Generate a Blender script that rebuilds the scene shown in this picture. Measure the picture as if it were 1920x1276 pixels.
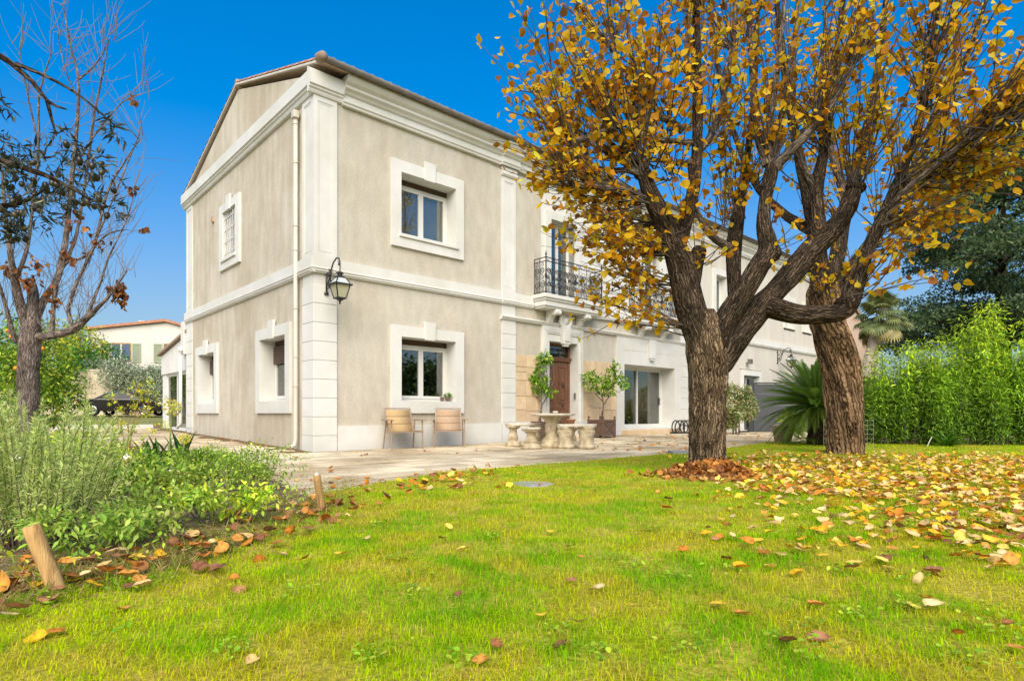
import bpy, bmesh, math, random
import numpy as np
from mathutils import Vector, Matrix
for o in list(bpy.data.objects): bpy.data.objects.remove(o)
SC = bpy.context.scene
COL = SC.collection
R = math.radians
random.seed(7); RNG = np.random.default_rng(7)

# ------------------------------------------------------------------ camera, sky, sun, exposure
F, CH, HOR = 1119.0, 0.75, 775.0            # focal length in photo pixels, eye height, horizon row
cam = bpy.data.cameras.new('camera'); camo = bpy.data.objects.new('camera', cam); COL.objects.link(camo)
cam.sensor_width = 36; cam.lens = F / 1920 * 36; cam.shift_y = (HOR - 638) / 1920
cam.clip_start = .05; cam.clip_end = 2000
camo.location = (0, 0, CH); camo.rotation_euler = (R(90), 0, 0)
SC.camera = camo
SUN_AZ, SUN_EL = R(180), R(40)              # azimuth clockwise from +Y
SKY_K, SKY_G = .30, 1.42                      # evens out the bright band near the horizon, all round
w = bpy.data.worlds.new('World'); SC.world = w; w.use_nodes = True
nt = w.node_tree; nt.nodes.clear()
sky = nt.nodes.new('ShaderNodeTexSky'); sky.sky_type = 'NISHITA'; sky.sun_disc = False
sky.sun_elevation = SUN_EL; sky.sun_rotation = SUN_AZ
sky.air_density = 1.0; sky.dust_density = 1.6; sky.ozone_density = 4.0; sky.altitude = 0
hs = nt.nodes.new('ShaderNodeHueSaturation'); hs.inputs['Saturation'].default_value = 1.36; hs.inputs['Value'].default_value = 1.0
hs.inputs['Hue'].default_value = .499
bg = nt.nodes.new('ShaderNodeBackground'); bg.inputs['Strength'].default_value = .10
wo = nt.nodes.new('ShaderNodeOutputWorld')
b0 = nt.nodes.new('ShaderNodeRGBToBW'); sm = nt.nodes.new('ShaderNodeMapRange'); sm.inputs[1].default_value = .8; sm.inputs[2].default_value = 4.2; sm.inputs[3].default_value = 1.62; sm.inputs[4].default_value = 1.08
nt.links.new(sky.outputs[0], b0.inputs[0]); nt.links.new(b0.outputs[0], sm.inputs[0]); nt.links.new(sm.outputs[0], hs.inputs['Saturation'])
nt.links.new(sky.outputs[0], hs.inputs['Color']); bw = nt.nodes.new('ShaderNodeRGBToBW'); ma = nt.nodes.new('ShaderNodeMath'); ma.operation = 'MULTIPLY_ADD'; ma.inputs[1].default_value = SKY_K; ma.inputs[2].default_value = 1
dv = nt.nodes.new('ShaderNodeMath'); dv.operation = 'DIVIDE'; dv.inputs[0].default_value = SKY_G; sv = nt.nodes.new('ShaderNodeVectorMath'); sv.operation = 'SCALE'
nt.links.new(hs.outputs[0], bw.inputs[0]); nt.links.new(bw.outputs[0], ma.inputs[0]); nt.links.new(ma.outputs[0], dv.inputs[1]); nt.links.new(hs.outputs[0], sv.inputs[0]); nt.links.new(dv.outputs[0], sv.inputs['Scale'])
nt.links.new(sv.outputs[0], bg.inputs[0]); nt.links.new(bg.outputs[0], wo.inputs[0])
sl = bpy.data.lights.new('sun', 'SUN'); so = bpy.data.objects.new('sun', sl); COL.objects.link(so)
sl.energy = 2.9; sl.angle = R(60); sl.color = (1.0, .915, .79)
sd = Vector((math.sin(SUN_AZ) * math.cos(SUN_EL), math.cos(SUN_AZ) * math.cos(SUN_EL), math.sin(SUN_EL)))
so.rotation_euler = sd.to_track_quat('Z', 'Y').to_euler(); so.location = (6, -8, 12)
vs = SC.view_settings
SC.display_settings.display_device = 'sRGB'
vs.view_transform = 'Standard'; vs.look = 'None'; vs.gamma = 1; vs.use_curve_mapping = False
vs.exposure = 1.08

# ------------------------------------------------------------------ coordinates
def P(px, py, d): return np.array(((px - 960) / F * d, d, CH - (py - HOR) / F * d))
def G(px, py, z=0):
    d = F * (CH - z) / (py - HOR); return np.array(((px - 960) / F * d, d, z))
C0 = np.array((-3.9296, 11.8204)); U = np.array((.7355, .6774)); V = np.array((-.6774, .7355))
HANG = math.atan2(U[1], U[0])
def W(s, t, z=0): q = C0 + s * U + t * V; return np.array((q[0], q[1], z))
def gz(x, y):
    dx, dy = x - C0[0], y - C0[1]
    t = dx * V[0] + dy * V[1]; s = dx * U[0] + dy * U[1]
    return .0204 * np.clip(t, 0, 36) + .10 * np.exp(-((s - 10.5) / 5) ** 2) * np.exp(-(t / 2.5) ** 2)
def gxy(p): return float(gz(p[0], p[1]))

# ------------------------------------------------------------------ noise
def _h(ix, iy, seed):
    n = (ix.astype(np.int64) * 374761393 + iy.astype(np.int64) * 668265263 + seed * 974711) & 0x7fffffff
    n = ((n ^ (n >> 13)) * 1274126177) & 0x7fffffff
    return ((n ^ (n >> 16)) & 0xffff) / 65535.0
def vn(x, y, seed=0, wrap=None):
    x = np.asarray(x, float); y = np.asarray(y, float)
    ix, iy = np.floor(x), np.floor(y); fx, fy = x - ix, y - iy
    fx = fx * fx * (3 - 2 * fx); fy = fy * fy * (3 - 2 * fy)
    a, b = ix, ix + 1
    if wrap: a, b = a % wrap, b % wrap
    return ((_h(a, iy, seed) * (1 - fx) + _h(b, iy, seed) * fx) * (1 - fy)
            + (_h(a, iy + 1, seed) * (1 - fx) + _h(b, iy + 1, seed) * fx) * fy)
def fbm(x, y, seed=0, o=3):
    s, a, t = 0, .5, 0
    for i in range(o):
        s = s + a * vn(np.asarray(x) * 2 ** i, np.asarray(y) * 2 ** i, seed + i); t += a; a *= .5
    return s / t

# ------------------------------------------------------------------ materials
def M(name, col, col2=None, rough=.6, scale=6, bump=0, bscale=60, spec=.35, metal=0, stretch=(1, 1, 1), detail=6,
      lo=.35, hi=.65, rnd=0, coords='Object', bdist=.01, attr=None, trans=0, fine=0):
    m = bpy.data.materials.new(name); m.use_nodes = True; n = m.node_tree; nd = n.nodes; L = n.links
    b = nd['Principled BSDF']; b.inputs['Roughness'].default_value = rough
    b.inputs['Specular IOR Level'].default_value = spec; b.inputs['Metallic'].default_value = metal
    tc = nd.new('ShaderNodeTexCoord'); mp = nd.new('ShaderNodeMapping'); mp.inputs['Scale'].default_value = stretch
    L.new(tc.outputs[coords], mp.inputs[0])
    out = None
    if attr:
        a = nd.new('ShaderNodeAttribute'); a.attribute_name = attr; out = a.outputs['Color']
    elif col2:
        no = nd.new('ShaderNodeTexNoise'); no.inputs['Scale'].default_value = scale; no.inputs['Detail'].default_value = detail
        L.new(mp.outputs[0], no.inputs['Vector'])
        cr = nd.new('ShaderNodeValToRGB'); cr.color_ramp.elements[0].position = lo; cr.color_ramp.elements[1].position = hi
        cr.color_ramp.elements[0].color = (*col, 1); cr.color_ramp.elements[1].color = (*col2, 1)
        L.new(no.outputs['Fac'], cr.inputs[0]); out = cr.outputs[0]
    if out is None:
        rgb = nd.new('ShaderNodeRGB'); rgb.outputs[0].default_value = (*col, 1); out = rgb.outputs[0]
    if fine:
        n2 = nd.new('ShaderNodeTexNoise'); n2.inputs['Scale'].default_value = bscale; n2.inputs['Detail'].default_value = 3
        L.new(mp.outputs[0], n2.inputs['Vector'])
        mr = nd.new('ShaderNodeMapRange'); mr.inputs[1].default_value = .3; mr.inputs[2].default_value = .7
        mr.inputs[3].default_value = 1 - fine; mr.inputs[4].default_value = 1 + fine
        L.new(n2.outputs['Fac'], mr.inputs[0])
        mx = nd.new('ShaderNodeVectorMath'); mx.operation = 'SCALE'; L.new(out, mx.inputs[0]); L.new(mr.outputs[0], mx.inputs['Scale']); out = mx.outputs[0]
    if rnd:
        oi = nd.new('ShaderNodeObjectInfo'); mr = nd.new('ShaderNodeMapRange'); mr.inputs[3].default_value = 1 - rnd; mr.inputs[4].default_value = 1 + rnd
        L.new(oi.outputs['Random'], mr.inputs[0])
        mx = nd.new('ShaderNodeVectorMath'); mx.operation = 'SCALE'; L.new(out, mx.inputs[0]); L.new(mr.outputs[0], mx.inputs['Scale']); out = mx.outputs[0]
    L.new(out, b.inputs['Base Color'])
    if bump:
        bn = nd.new('ShaderNodeTexNoise'); bn.inputs['Scale'].default_value = bscale; bn.inputs['Detail'].default_value = 5
        L.new(mp.outputs[0], bn.inputs['Vector'])
        bu = nd.new('ShaderNodeBump'); bu.inputs['Strength'].default_value = bump; bu.inputs['Distance'].default_value = bdist
        L.new(bn.outputs['Fac'], bu.inputs['Height']); L.new(bu.outputs[0], b.inputs['Normal'])
    if trans:
        tr = nd.new('ShaderNodeBsdfTranslucent'); L.new(out, tr.inputs[0])
        ms = nd.new('ShaderNodeMixShader'); ms.inputs[0].default_value = trans
        o = nd['Material Output']; L.new(b.outputs[0], ms.inputs[1]); L.new(tr.outputs[0], ms.inputs[2]); L.new(ms.outputs[0], o.inputs[0])
    return m
def glass_mat(name, tint=(.85, .87, .85), refl=.38):
    m = bpy.data.materials.new(name); m.use_nodes = True; n = m.node_tree; nd = n.nodes; L = n.links; nd.remove(nd['Principled BSDF'])
    t = nd.new('ShaderNodeBsdfTransparent'); t.inputs[0].default_value = (*tint, 1)
    g = nd.new('ShaderNodeBsdfGlossy'); g.inputs['Roughness'].default_value = .015
    fr = nd.new('ShaderNodeFresnel'); fr.inputs[0].default_value = 1.9
    mu = nd.new('ShaderNodeMath'); mu.operation = 'MULTIPLY'; mu.use_clamp = True; mu.inputs[1].default_value = 1.6 * refl; L.new(fr.outputs[0], mu.inputs[0])
    ms = nd.new('ShaderNodeMixShader'); L.new(mu.outputs[0], ms.inputs[0]); L.new(t.outputs[0], ms.inputs[1]); L.new(g.outputs[0], ms.inputs[2])
    L.new(ms.outputs[0], nd['Material Output'].inputs[0]); return m

MT = {}
MT['render'] = M('cream_render', (.485, .45, .375), (.555, .515, .435), .92, 1.6, .5, 28, .1, stretch=(3, 3, 1.1), fine=.09, bdist=.012)
MT['gable_render'] = M('weathered_render', (.47, .425, .34), (.60, .55, .46), .92, 1.5, .5, 28, .1, stretch=(3, 3, .5), fine=.11, bdist=.012, lo=.28, hi=.72)
MT['white'] = M('white_masonry_paint', (.64, .64, .61), (.69, .69, .66), .65, 2, .12, 60, .25, bdist=.004)
MT['white_wall'] = M('white_render', (.62, .615, .58), (.68, .675, .64), .85, 1, .3, 80, .15, stretch=(2, 2, .6), bdist=.006)
MT['wing'] = M('pale_wing_render', (.54, .505, .445), (.61, .575, .51), .9, 1, .3, 80, .1, stretch=(2, 2, .5), bdist=.008)
MT['pipe'] = M('cream_painted_pipe', (.50, .465, .39), (.57, .535, .46), .6, 3)
MT['pvc'] = M('white_pvc', (.66, .655, .62), None, .35, spec=.5)
MT['clad'] = M('ochre_stone', (.60, .44, .27), (.67, .52, .34), .85, 5, .3, 90, .15, rnd=.08, bdist=.006)
MT['glass'] = glass_mat('window_glass')
MT['interior'] = M('dim_room', (.10, .095, .085), (.13, .125, .115), .9, 2)
MT['pale_reflection'] = M('pale_reflection', (.40, .40, .37), (.46, .46, .43), .9, 2)  # pale grey imitating sky mirrored in the upper front window
MT['grey_room'] = M('grey_room', (.36, .35, .32), (.42, .41, .38), .9, 2)
MT['shutter_brown'] = M('brown_roller_shutter', (.075, .045, .03), (.10, .06, .04), .55, 8)
MT['tile'] = M('terracotta_tile', (.40, .17, .095), (.50, .27, .17), .85, 7, .3, 60, .15, rnd=.15)
MT['old_tile'] = M('weathered_tile', (.30, .22, .16), (.42, .33, .25), .9, 9, .3, 60, .15, rnd=.2)
MT['zinc'] = M('dark_zinc', (.13, .12, .11), (.19, .175, .16), .55, 5, metal=.3)
MT['iron'] = M('black_iron', (.018, .017, .016), (.03, .028, .026), .45, 20, spec=.5)
MT['door'] = M('varnished_brown_wood', (.13, .06, .032), (.19, .09, .048), .45, 5, .2, 40, .4, stretch=(8, 8, .7))
MT['planter'] = M('brown_painted_wood', (.12, .075, .055), (.16, .10, .075), .6, 6, .15, 40, .3, stretch=(4, 4, 1))
MT['stone'] = M('lichen_cast_stone', (.34, .265, .15), (.62, .53, .37), .92, 7, .8, 60, .1, lo=.3, hi=.62, fine=.18, bdist=.01)
MT['stone_top'] = M('pale_cast_stone', (.46, .40, .30), (.68, .62, .51), .9, 8, .6, 70, .1, lo=.3, hi=.6, fine=.15, bdist=.008)
MT['chair_frame'] = M('taupe_metal', (.30, .215, .15), None, .45, spec=.4)
MT['sling'] = M('beige_sling', (.42, .29, .145), (.47, .33, .17), .8, 30, .3, 300, .2, bdist=.002)
MT['sling_b'] = M('tan_sling', (.40, .28, .18), (.45, .32, .21), .8, 30, .3, 300, .2, bdist=.002)
def bark_mat(name, dark, mid, lite, scale, bdist, zs=.2, edge=(.02, .16, .5)):
    m = bpy.data.materials.new(name); m.use_nodes = True; n = m.node_tree; nd = n.nodes; L = n.links; b = nd['Principled BSDF']
    b.inputs['Roughness'].default_value = .95; b.inputs['Specular IOR Level'].default_value = .08
    at_ = nd.new('ShaderNodeAttribute'); at_.attribute_name = 'bk'
    no = nd.new('ShaderNodeTexNoise'); no.inputs['Scale'].default_value = 9; no.inputs['Detail'].default_value = 4; L.new(at_.outputs['Vector'], no.inputs['Vector'])
    ad = nd.new('ShaderNodeVectorMath'); ad.operation = 'MULTIPLY_ADD'; ad.inputs[1].default_value = (.09, .09, .09); L.new(no.outputs['Color'], ad.inputs[0]); L.new(at_.outputs['Vector'], ad.inputs[2])
    mp = nd.new('ShaderNodeMapping'); mp.inputs['Scale'].default_value = (1, 1, zs); L.new(ad.outputs[0], mp.inputs[0])
    vo = nd.new('ShaderNodeTexVoronoi'); vo.feature = 'DISTANCE_TO_EDGE'; vo.inputs['Scale'].default_value = scale; L.new(mp.outputs[0], vo.inputs['Vector'])
    n2 = nd.new('ShaderNodeTexNoise'); n2.inputs['Scale'].default_value = 70; n2.inputs['Detail'].default_value = 5; L.new(mp.outputs[0], n2.inputs['Vector'])
    mx = nd.new('ShaderNodeMath'); mx.operation = 'MULTIPLY_ADD'; mx.inputs[1].default_value = .30; L.new(n2.outputs['Fac'], mx.inputs[0]); L.new(vo.outputs['Distance'], mx.inputs[2])
    cr = nd.new('ShaderNodeValToRGB'); e = cr.color_ramp.elements; e[0].position = edge[0] + .13; e[1].position = edge[2] + .13; e.new(edge[1] + .13)
    for x, c in zip(e, (dark, mid, lite)): x.color = (*c, 1)
    L.new(mx.outputs[0], cr.inputs[0])
    n3 = nd.new('ShaderNodeTexNoise'); n3.inputs['Scale'].default_value = 5; n3.inputs['Detail'].default_value = 3; L.new(at_.outputs['Vector'], n3.inputs['Vector'])
    mr = nd.new('ShaderNodeMapRange'); mr.inputs[1].default_value = .3; mr.inputs[2].default_value = .7; mr.inputs[3].default_value = .55; mr.inputs[4].default_value = 1.3; L.new(n3.outputs['Fac'], mr.inputs[0])
    sc = nd.new('ShaderNodeVectorMath'); sc.operation = 'SCALE'; L.new(cr.outputs[0], sc.inputs[0]); L.new(mr.outputs[0], sc.inputs['Scale']); L.new(sc.outputs[0], b.inputs['Base Color'])
    bu = nd.new('ShaderNodeBump'); bu.inputs['Strength'].default_value = 1; bu.inputs['Distance'].default_value = bdist; L.new(mx.outputs[0], bu.inputs['Height']); L.new(bu.outputs[0], b.inputs['Normal'])
    return m
MT['bark'] = bark_mat('furrowed_bark', (.022, .015, .009), (.17, .118, .070), (.36, .265, .165), 40, .05, .045)
MT['bark_dark'] = bark_mat('dark_limb_bark', (.015, .011, .008), (.065, .047, .032), (.18, .132, .092), 38, .045, .06)
MT['bark2'] = bark_mat('fibrous_brown_bark', (.022, .013, .007), (.25, .155, .083), (.46, .31, .18), 17, .10, .035)
MT['bark_grey'] = bark_mat('grey_bark', (.06, .045, .038), (.19, .152, .13), (.34, .29, .25), 40, .02, .1)
MT['twig'] = M('brown_twigs', (.10, .075, .058), (.16, .12, .09), .8, 6)
MT['twig_dark'] = M('dark_twigs', (.045, .034, .027), (.085, .066, .052), .85, 6)
MT['twig_grey'] = M('grey_twigs', (.17, .14, .12), (.25, .21, .18), .8, 6)
MT['leaf'] = M('leaf_tissue', (1, 1, 1), attr='Col', rough=.55, spec=.2, trans=.6)
MT['green'] = M('green_leaf_tissue', (1, 1, 1), attr='Col', rough=.5, spec=.3, trans=.3)
MT['dryleaf'] = M('dry_leaf_tissue', (1, 1, 1), attr='Col', rough=.75, spec=.15, trans=.12)
MT['blade'] = M('grass_blades', (1, 1, 1), attr='Col', rough=.8, spec=.04, trans=.5)
MT['lawn'] = M('turf_soil', (.25, .27, .012), (.42, .35, .06), .95, 4, .8, 40, .05, fine=.3, bdist=.02)
MT['soil'] = M('bed_soil', (.15, .105, .06), (.34, .26, .15), .95, 6, 1, 40, .05, fine=.3, bdist=.03)
MT['ground'] = M('rough_grass', (.16, .19, .04), (.30, .27, .12), .95, .6, .5, 12, .05, fine=.2)
MT['slab'] = M('limestone_slab', (.56, .455, .30), (.74, .66, .50), .88, 1.1, .5, 60, .15, coords='Generated', rnd=.24, fine=.12, bdist=.006)
MT['joint'] = M('sandy_joint', (.13, .09, .045), (.24, .175, .10), .95, 5, .3, 80, .05)
MT['post'] = M('debarked_wood', (.25, .125, .04), (.58, .37, .155), .75, 9, .5, 30, .1, stretch=(5, 5, .22), lo=.22, hi=.55)
MT['post_old'] = M('weathered_stake_wood', (.20, .11, .04), (.47, .30, .12), .8, 12, .6, 30, .1, stretch=(4, 4, .35), lo=.28, hi=.62)
MT['gate'] = M('anthracite_metal', (.055, .06, .066), None, .5, spec=.4)
MT['gate_dark'] = M('dark_gate_post', (.03, .033, .037), None, .5, spec=.4)
MT['carpaint'] = M('black_car_paint', (.008, .008, .009), None, .12, spec=.6)
MT['chrome'] = M('chrome', (.7, .7, .7), None, .2, metal=1)
MT['rubber'] = M('rubber', (.02, .02, .02), None, .8)
MT['redlamp'] = M('red_lamp', (.45, .03, .01), None, .2, spec=.5)
MT['neigh'] = M('neighbour_render', (.60, .57, .51), (.66, .63, .57), .9, 1, fine=.02)
MT['pink'] = M('pinkish_render', (.56, .42, .33), (.64, .50, .40), .9, 1.2, .3, 30)
MT['sage'] = M('sage_shutter_paint', (.36, .40, .27), None, .7)
MT['gwall'] = M('ochre_garden_wall', (.52, .43, .31), (.66, .57, .44), .95, .8, .5, 20, .05, fine=.1)
MT['orange'] = M('orange_peel', (.75, .28, .01), None, .5)
MT['olive_fruit'] = M('ripe_olive', (.018, .012, .015), (.06, .05, .02), .3, 8, spec=.5, rnd=.4)
MT['terracotta'] = M('terracotta_pot', (.42, .20, .12), (.50, .28, .18), .8, 10)
MT['greypot'] = M('taupe_pot', (.28, .20, .16), None, .7)
MT['lampglass'] = M('frosted_lamp_glass', (.46, .44, .30), (.55, .53, .40), .4, 3, spec=.4)
MT['lampglass_top'] = M('pale_lamp_glass', (.50, .54, .52), None, .25, spec=.5)
MT['curtain'] = M('cream_curtain', (.62, .56, .45), None, .9, trans=.2)
MT['mulch'] = M('brown_leaf_mould', (.24, .11, .04), (.38, .20, .08), .95, 12, 1, 40, .05, fine=.3, bdist=.03)
MT['concrete'] = M('grey_concrete', (.24, .235, .22), (.34, .33, .31), .9, 8, .4, 80)
MT['whitepetal'] = M('white_petals', (.80, .80, .76), None, .6, trans=.25)
MT['mesh_wire'] = M('pale_wire', (.50, .50, .46), None, .5, metal=.4)
MT['bark_upper'] = bark_mat('upper_limb_bark', (.03, .024, .02), (.13, .102, .082), (.25, .205, .17), 36, .02, .09)
MT['palm_bark'] = M('palm_trunk', (.27, .22, .17), (.46, .41, .35), .95, 10, 1, 30, .05, bdist=.04)

# ------------------------------------------------------------------ builders
class MB:
    def __init__(s): s.v = []; s.f = []; s.bk = {}
    def add(s, vs_, fs_):
        o = len(s.v); s.v += [tuple(map(float, q)) for q in vs_]; s.f += [tuple(i + o for i in f) for f in fs_]; return s
    def box(s, x0, x1, y0, y1, z0, z1):
        return s.add([(x0, y0, z0), (x1, y0, z0), (x1, y1, z0), (x0, y1, z0), (x0, y0, z1), (x1, y0, z1), (x1, y1, z1), (x0, y1, z1)],
                     [(0, 3, 2, 1), (4, 5, 6, 7), (0, 1, 5, 4), (1, 2, 6, 5), (2, 3, 7, 6), (3, 0, 4, 7)])
    def bar(s, a, b, w_, h, up=(0, 0, 1)):
        a, b = Vector(a), Vector(b); d = (b - a).normalized(); up = Vector(up)
        x = d.cross(up); x = x.normalized() if x.length > 1e-5 else Vector((1, 0, 0)); y = x.cross(d)
        q = []
        for p in (a, b):
            for i, j in ((-1, -1), (1, -1), (1, 1), (-1, 1)): q.append(p + x * i * w_ / 2 + y * j * h / 2)
        return s.add(q, [(3, 2, 1, 0), (4, 5, 6, 7), (0, 1, 5, 4), (1, 2, 6, 5), (2, 3, 7, 6), (3, 0, 4, 7)])
    def tube(s, pts, rad, n=8, caps=True):
        pts = [Vector(p) for p in pts]; k = len(pts)
        if not hasattr(rad, '__len__'): rad = [rad] * k
        q = []; x = None
        for i, p in enumerate(pts):
            d = (pts[min(i + 1, k - 1)] - pts[max(i - 1, 0)])
            d = d.normalized() if d.length > 1e-9 else Vector((0, 0, 1))
            if x is None: x = d.orthogonal().normalized()
            x = x - d * x.dot(d); x = x.normalized() if x.length > 1e-6 else d.orthogonal().normalized()
            y = d.cross(x)
            for j in range(n):
                a = 2 * math.pi * j / n; q.append(p + (x * math.cos(a) + y * math.sin(a)) * rad[i])
        o0 = len(s.v); dd = 0
        for i in range(k):
            if i: dd += (pts[i] - pts[i - 1]).length
            for j in range(n): s.bk[o0 + i * n + j] = (rad[i] * math.cos(2 * math.pi * j / n), rad[i] * math.sin(2 * math.pi * j / n), dd)
        fs = [(i * n + j, i * n + (j + 1) % n, (i + 1) * n + (j + 1) % n, (i + 1) * n + j) for i in range(k - 1) for j in range(n)]
        if caps: fs += [tuple(range(n - 1, -1, -1)), tuple(range((k - 1) * n, k * n))]
        return s.add(q, fs)
    def lathe(s, prof, n=24, c=(0, 0, 0), sx=1, sy=1):
        q = []
        for r, z in prof:
            for j in range(n):
                a = 2 * math.pi * j / n; q.append((c[0] + r * math.cos(a) * sx, c[1] + r * math.sin(a) * sy, c[2] + z))
        k = len(prof)
        fs = [(i * n + j, i * n + (j + 1) % n, (i + 1) * n + (j + 1) % n, (i + 1) * n + j) for i in range(k - 1) for j in range(n)]
        fs += [tuple(range(n - 1, -1, -1)), tuple(range((k - 1) * n, k * n))]
        return s.add(q, fs)
    def ball(s, c, r, n=8, sz=1):
        m = n // 2
        prof = [(r * math.sin(math.pi * i / m) + 1e-4, -r * sz * math.cos(math.pi * i / m)) for i in range(m + 1)]
        return s.lathe(prof, n, c)
    def plate(s, x0, x1, z0, z1, holes, y0, y1):
        xs = sorted({x0, x1, *[h[0] for h in holes], *[h[1] for h in holes]}); zs = sorted({z0, z1, *[h[2] for h in holes], *[h[3] for h in holes]})
        xs = [x for x in xs if x0 <= x <= x1]; zs = [z for z in zs if z0 <= z <= z1]
        def solid(i, j):
            if i < 0 or j < 0 or i >= len(xs) - 1 or j >= len(zs) - 1: return False
            cx, cz = (xs[i] + xs[i + 1]) / 2, (zs[j] + zs[j + 1]) / 2
            return not any(h[0] < cx < h[1] and h[2] < cz < h[3] for h in holes)
        for i in range(len(xs) - 1):
            for j in range(len(zs) - 1):
                if not solid(i, j): continue
                a, b, c, d = xs[i], xs[i + 1], zs[j], zs[j + 1]
                s.add([(a, y0, c), (b, y0, c), (b, y0, d), (a, y0, d)], [(0, 1, 2, 3)])
                s.add([(a, y1, c), (b, y1, c), (b, y1, d), (a, y1, d)], [(3, 2, 1, 0)])
                if not solid(i - 1, j): s.add([(a, y0, c), (a, y0, d), (a, y1, d), (a, y1, c)], [(0, 1, 2, 3)])
                if not solid(i + 1, j): s.add([(b, y0, c), (b, y1, c), (b, y1, d), (b, y0, d)], [(0, 1, 2, 3)])
                if not solid(i, j - 1): s.add([(a, y0, c), (a, y1, c), (b, y1, c), (b, y0, c)], [(0, 1, 2, 3)])
                if not solid(i, j + 1): s.add([(a, y0, d), (b, y0, d), (b, y1, d), (a, y1, d)], [(0, 1, 2, 3)])
        return s
    def extr(s, prof, a0, a1, axis='x'):
        """closed profile of (outward, z), swept; axis x: outward = -y ; axis y: outward = -x"""
        k = len(prof)
        q = [((a, -o, z) if axis == 'x' else (-o, a, z)) for a in (a0, a1) for o, z in prof]
        fs = [(i, (i + 1) % k, k + (i + 1) % k, k + i) for i in range(k)] + [tuple(range(k - 1, -1, -1)), tuple(range(k, 2 * k))]
        return s.add(q, fs)
    def prism(s, poly, axis_fn, d0, d1):
        k = len(poly); q = [axis_fn(a, b, d) for d in (d0, d1) for a, b in poly]
        fs = [(i, (i + 1) % k, k + (i + 1) % k, k + i) for i in range(k)] + [tuple(range(k - 1, -1, -1)), tuple(range(k, 2 * k))]
        return s.add(q, fs)
    def mesh(s, name, mat, smooth=False):
        me = bpy.data.meshes.new(name); me.from_pydata(s.v, [], s.f)
        bm = bmesh.new(); bm.from_mesh(me); bmesh.ops.recalc_face_normals(bm, faces=bm.faces); bm.to_mesh(me); bm.free()
        if mat: me.materials.append(mat)
        if mat and 'bark' in mat.name:                # bark grain runs along each limb
            a = me.attributes.new('bk', 'FLOAT_VECTOR', 'POINT'); a.data.foreach_set('vector', np.array([s.bk.get(i, q) for i, q in enumerate(s.v)], np.float32).ravel())
        if smooth: me.polygons.foreach_set('use_smooth', [True] * len(me.polygons))
        return me
    def build(s, name, mat, parent=None, smooth=False, loc=None, bevel=0, rot=None):
        return obj(name, s.mesh(name, MT[mat] if isinstance(mat, str) else mat, smooth), parent, loc, bevel, rot)
def obj(name, me, parent=None, loc=None, bevel=0, rot=None):
    o = bpy.data.objects.new(name, me); COL.objects.link(o)
    if parent: o.parent = parent
    if loc is not None: o.location = [float(q) for q in loc]
    if rot is not None: o.rotation_euler = rot
    if bevel:
        b = o.modifiers.new('bevel', 'BEVEL'); b.width = bevel; b.segments = 2; b.limit_method = 'ANGLE'
    return o
def tag(o, label=None, cat=None, group=None, kind=None):
    if label: o['label'] = label
    if cat: o['category'] = cat
    if group: o['group'] = group
    if kind: o['kind'] = kind
    return o
def empty(name, loc=(0, 0, 0), rz=0, label=None, cat=None, group=None):
    o = bpy.data.objects.new(name, None); COL.objects.link(o); o.location = [float(q) for q in loc]; o.rotation_euler = (0, 0, rz); o.empty_display_size = .2
    return tag(o, label, cat, group)
def copy_tree(o, parent=None):
    c = o.copy(); COL.objects.link(c); c.parent = parent
    for ch in list(o.children): copy_tree(ch, c)
    return c

def npmesh(name, verts, faces, mat, cols=None, smooth=False):
    """verts (N,3), faces (K,3|4) int arrays, cols (N,3) point colours"""
    me = bpy.data.meshes.new(name); n, k, c = len(verts), len(faces), faces.shape[1]
    me.vertices.add(n); me.vertices.foreach_set('co', np.ascontiguousarray(verts, np.float32).ravel())
    me.loops.add(k * c); me.loops.foreach_set('vertex_index', np.ascontiguousarray(faces, np.int32).ravel())
    me.polygons.add(k); me.polygons.foreach_set('loop_start', np.arange(k, dtype=np.int32) * c)
    if smooth: me.polygons.foreach_set('use_smooth', np.ones(k, bool))
    if cols is not None:
        a = me.color_attributes.new('Col', 'FLOAT_COLOR', 'POINT')
        q = np.ones((n, 4), np.float32); q[:, :3] = cols; a.data.foreach_set('color', q.ravel())
    me.update(calc_edges=True); me.materials.append(MT[mat]); return me
def scat(tv, tf, pos, rot, sc, col):
    n, k = len(pos), len(tv)
    tv = tv[None] + (RNG.normal(0, .05, (n, k, 3)) * np.array((.6, .6, 1.4)) if k == 11 else 0)      # broad leaves crumple
    if tv.shape[0] != n: tv = np.broadcast_to(tv, (n, k, 3))
    sc = np.asarray(sc, float); sc = sc[:, None] * np.ones((1, 3)) if sc.ndim == 1 else sc
    v = np.einsum('nij,nkj->nki', rot, tv * sc[:, None, :]) + pos[:, None, :]
    f = (tf[None] + (np.arange(n) * k)[:, None, None]).reshape(-1, tf.shape[1])
    return v.reshape(-1, 3), f, np.repeat(col, k, axis=0)
def basis(d, nrm):
    """leaf frames: y along d, z near nrm"""
    d = d / (np.linalg.norm(d, axis=1, keepdims=True) + 1e-9)
    x = np.cross(d, nrm); x /= (np.linalg.norm(x, axis=1, keepdims=True) + 1e-9); z = np.cross(x, d)
    return np.stack([x, d, z], axis=2)
def rdir(n): q = RNG.normal(size=(n, 3)); return q / np.linalg.norm(q, axis=1, keepdims=True)
def mixcol(n, cols, wts=None, jit=.15):
    cols = np.array(cols, float); i = RNG.choice(len(cols), n, p=wts)
    return np.clip(cols[i] * (1 + RNG.normal(0, jit, (n, 1))) * (1 + RNG.normal(0, jit * .35, (n, 3))), .003, .9)
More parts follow.
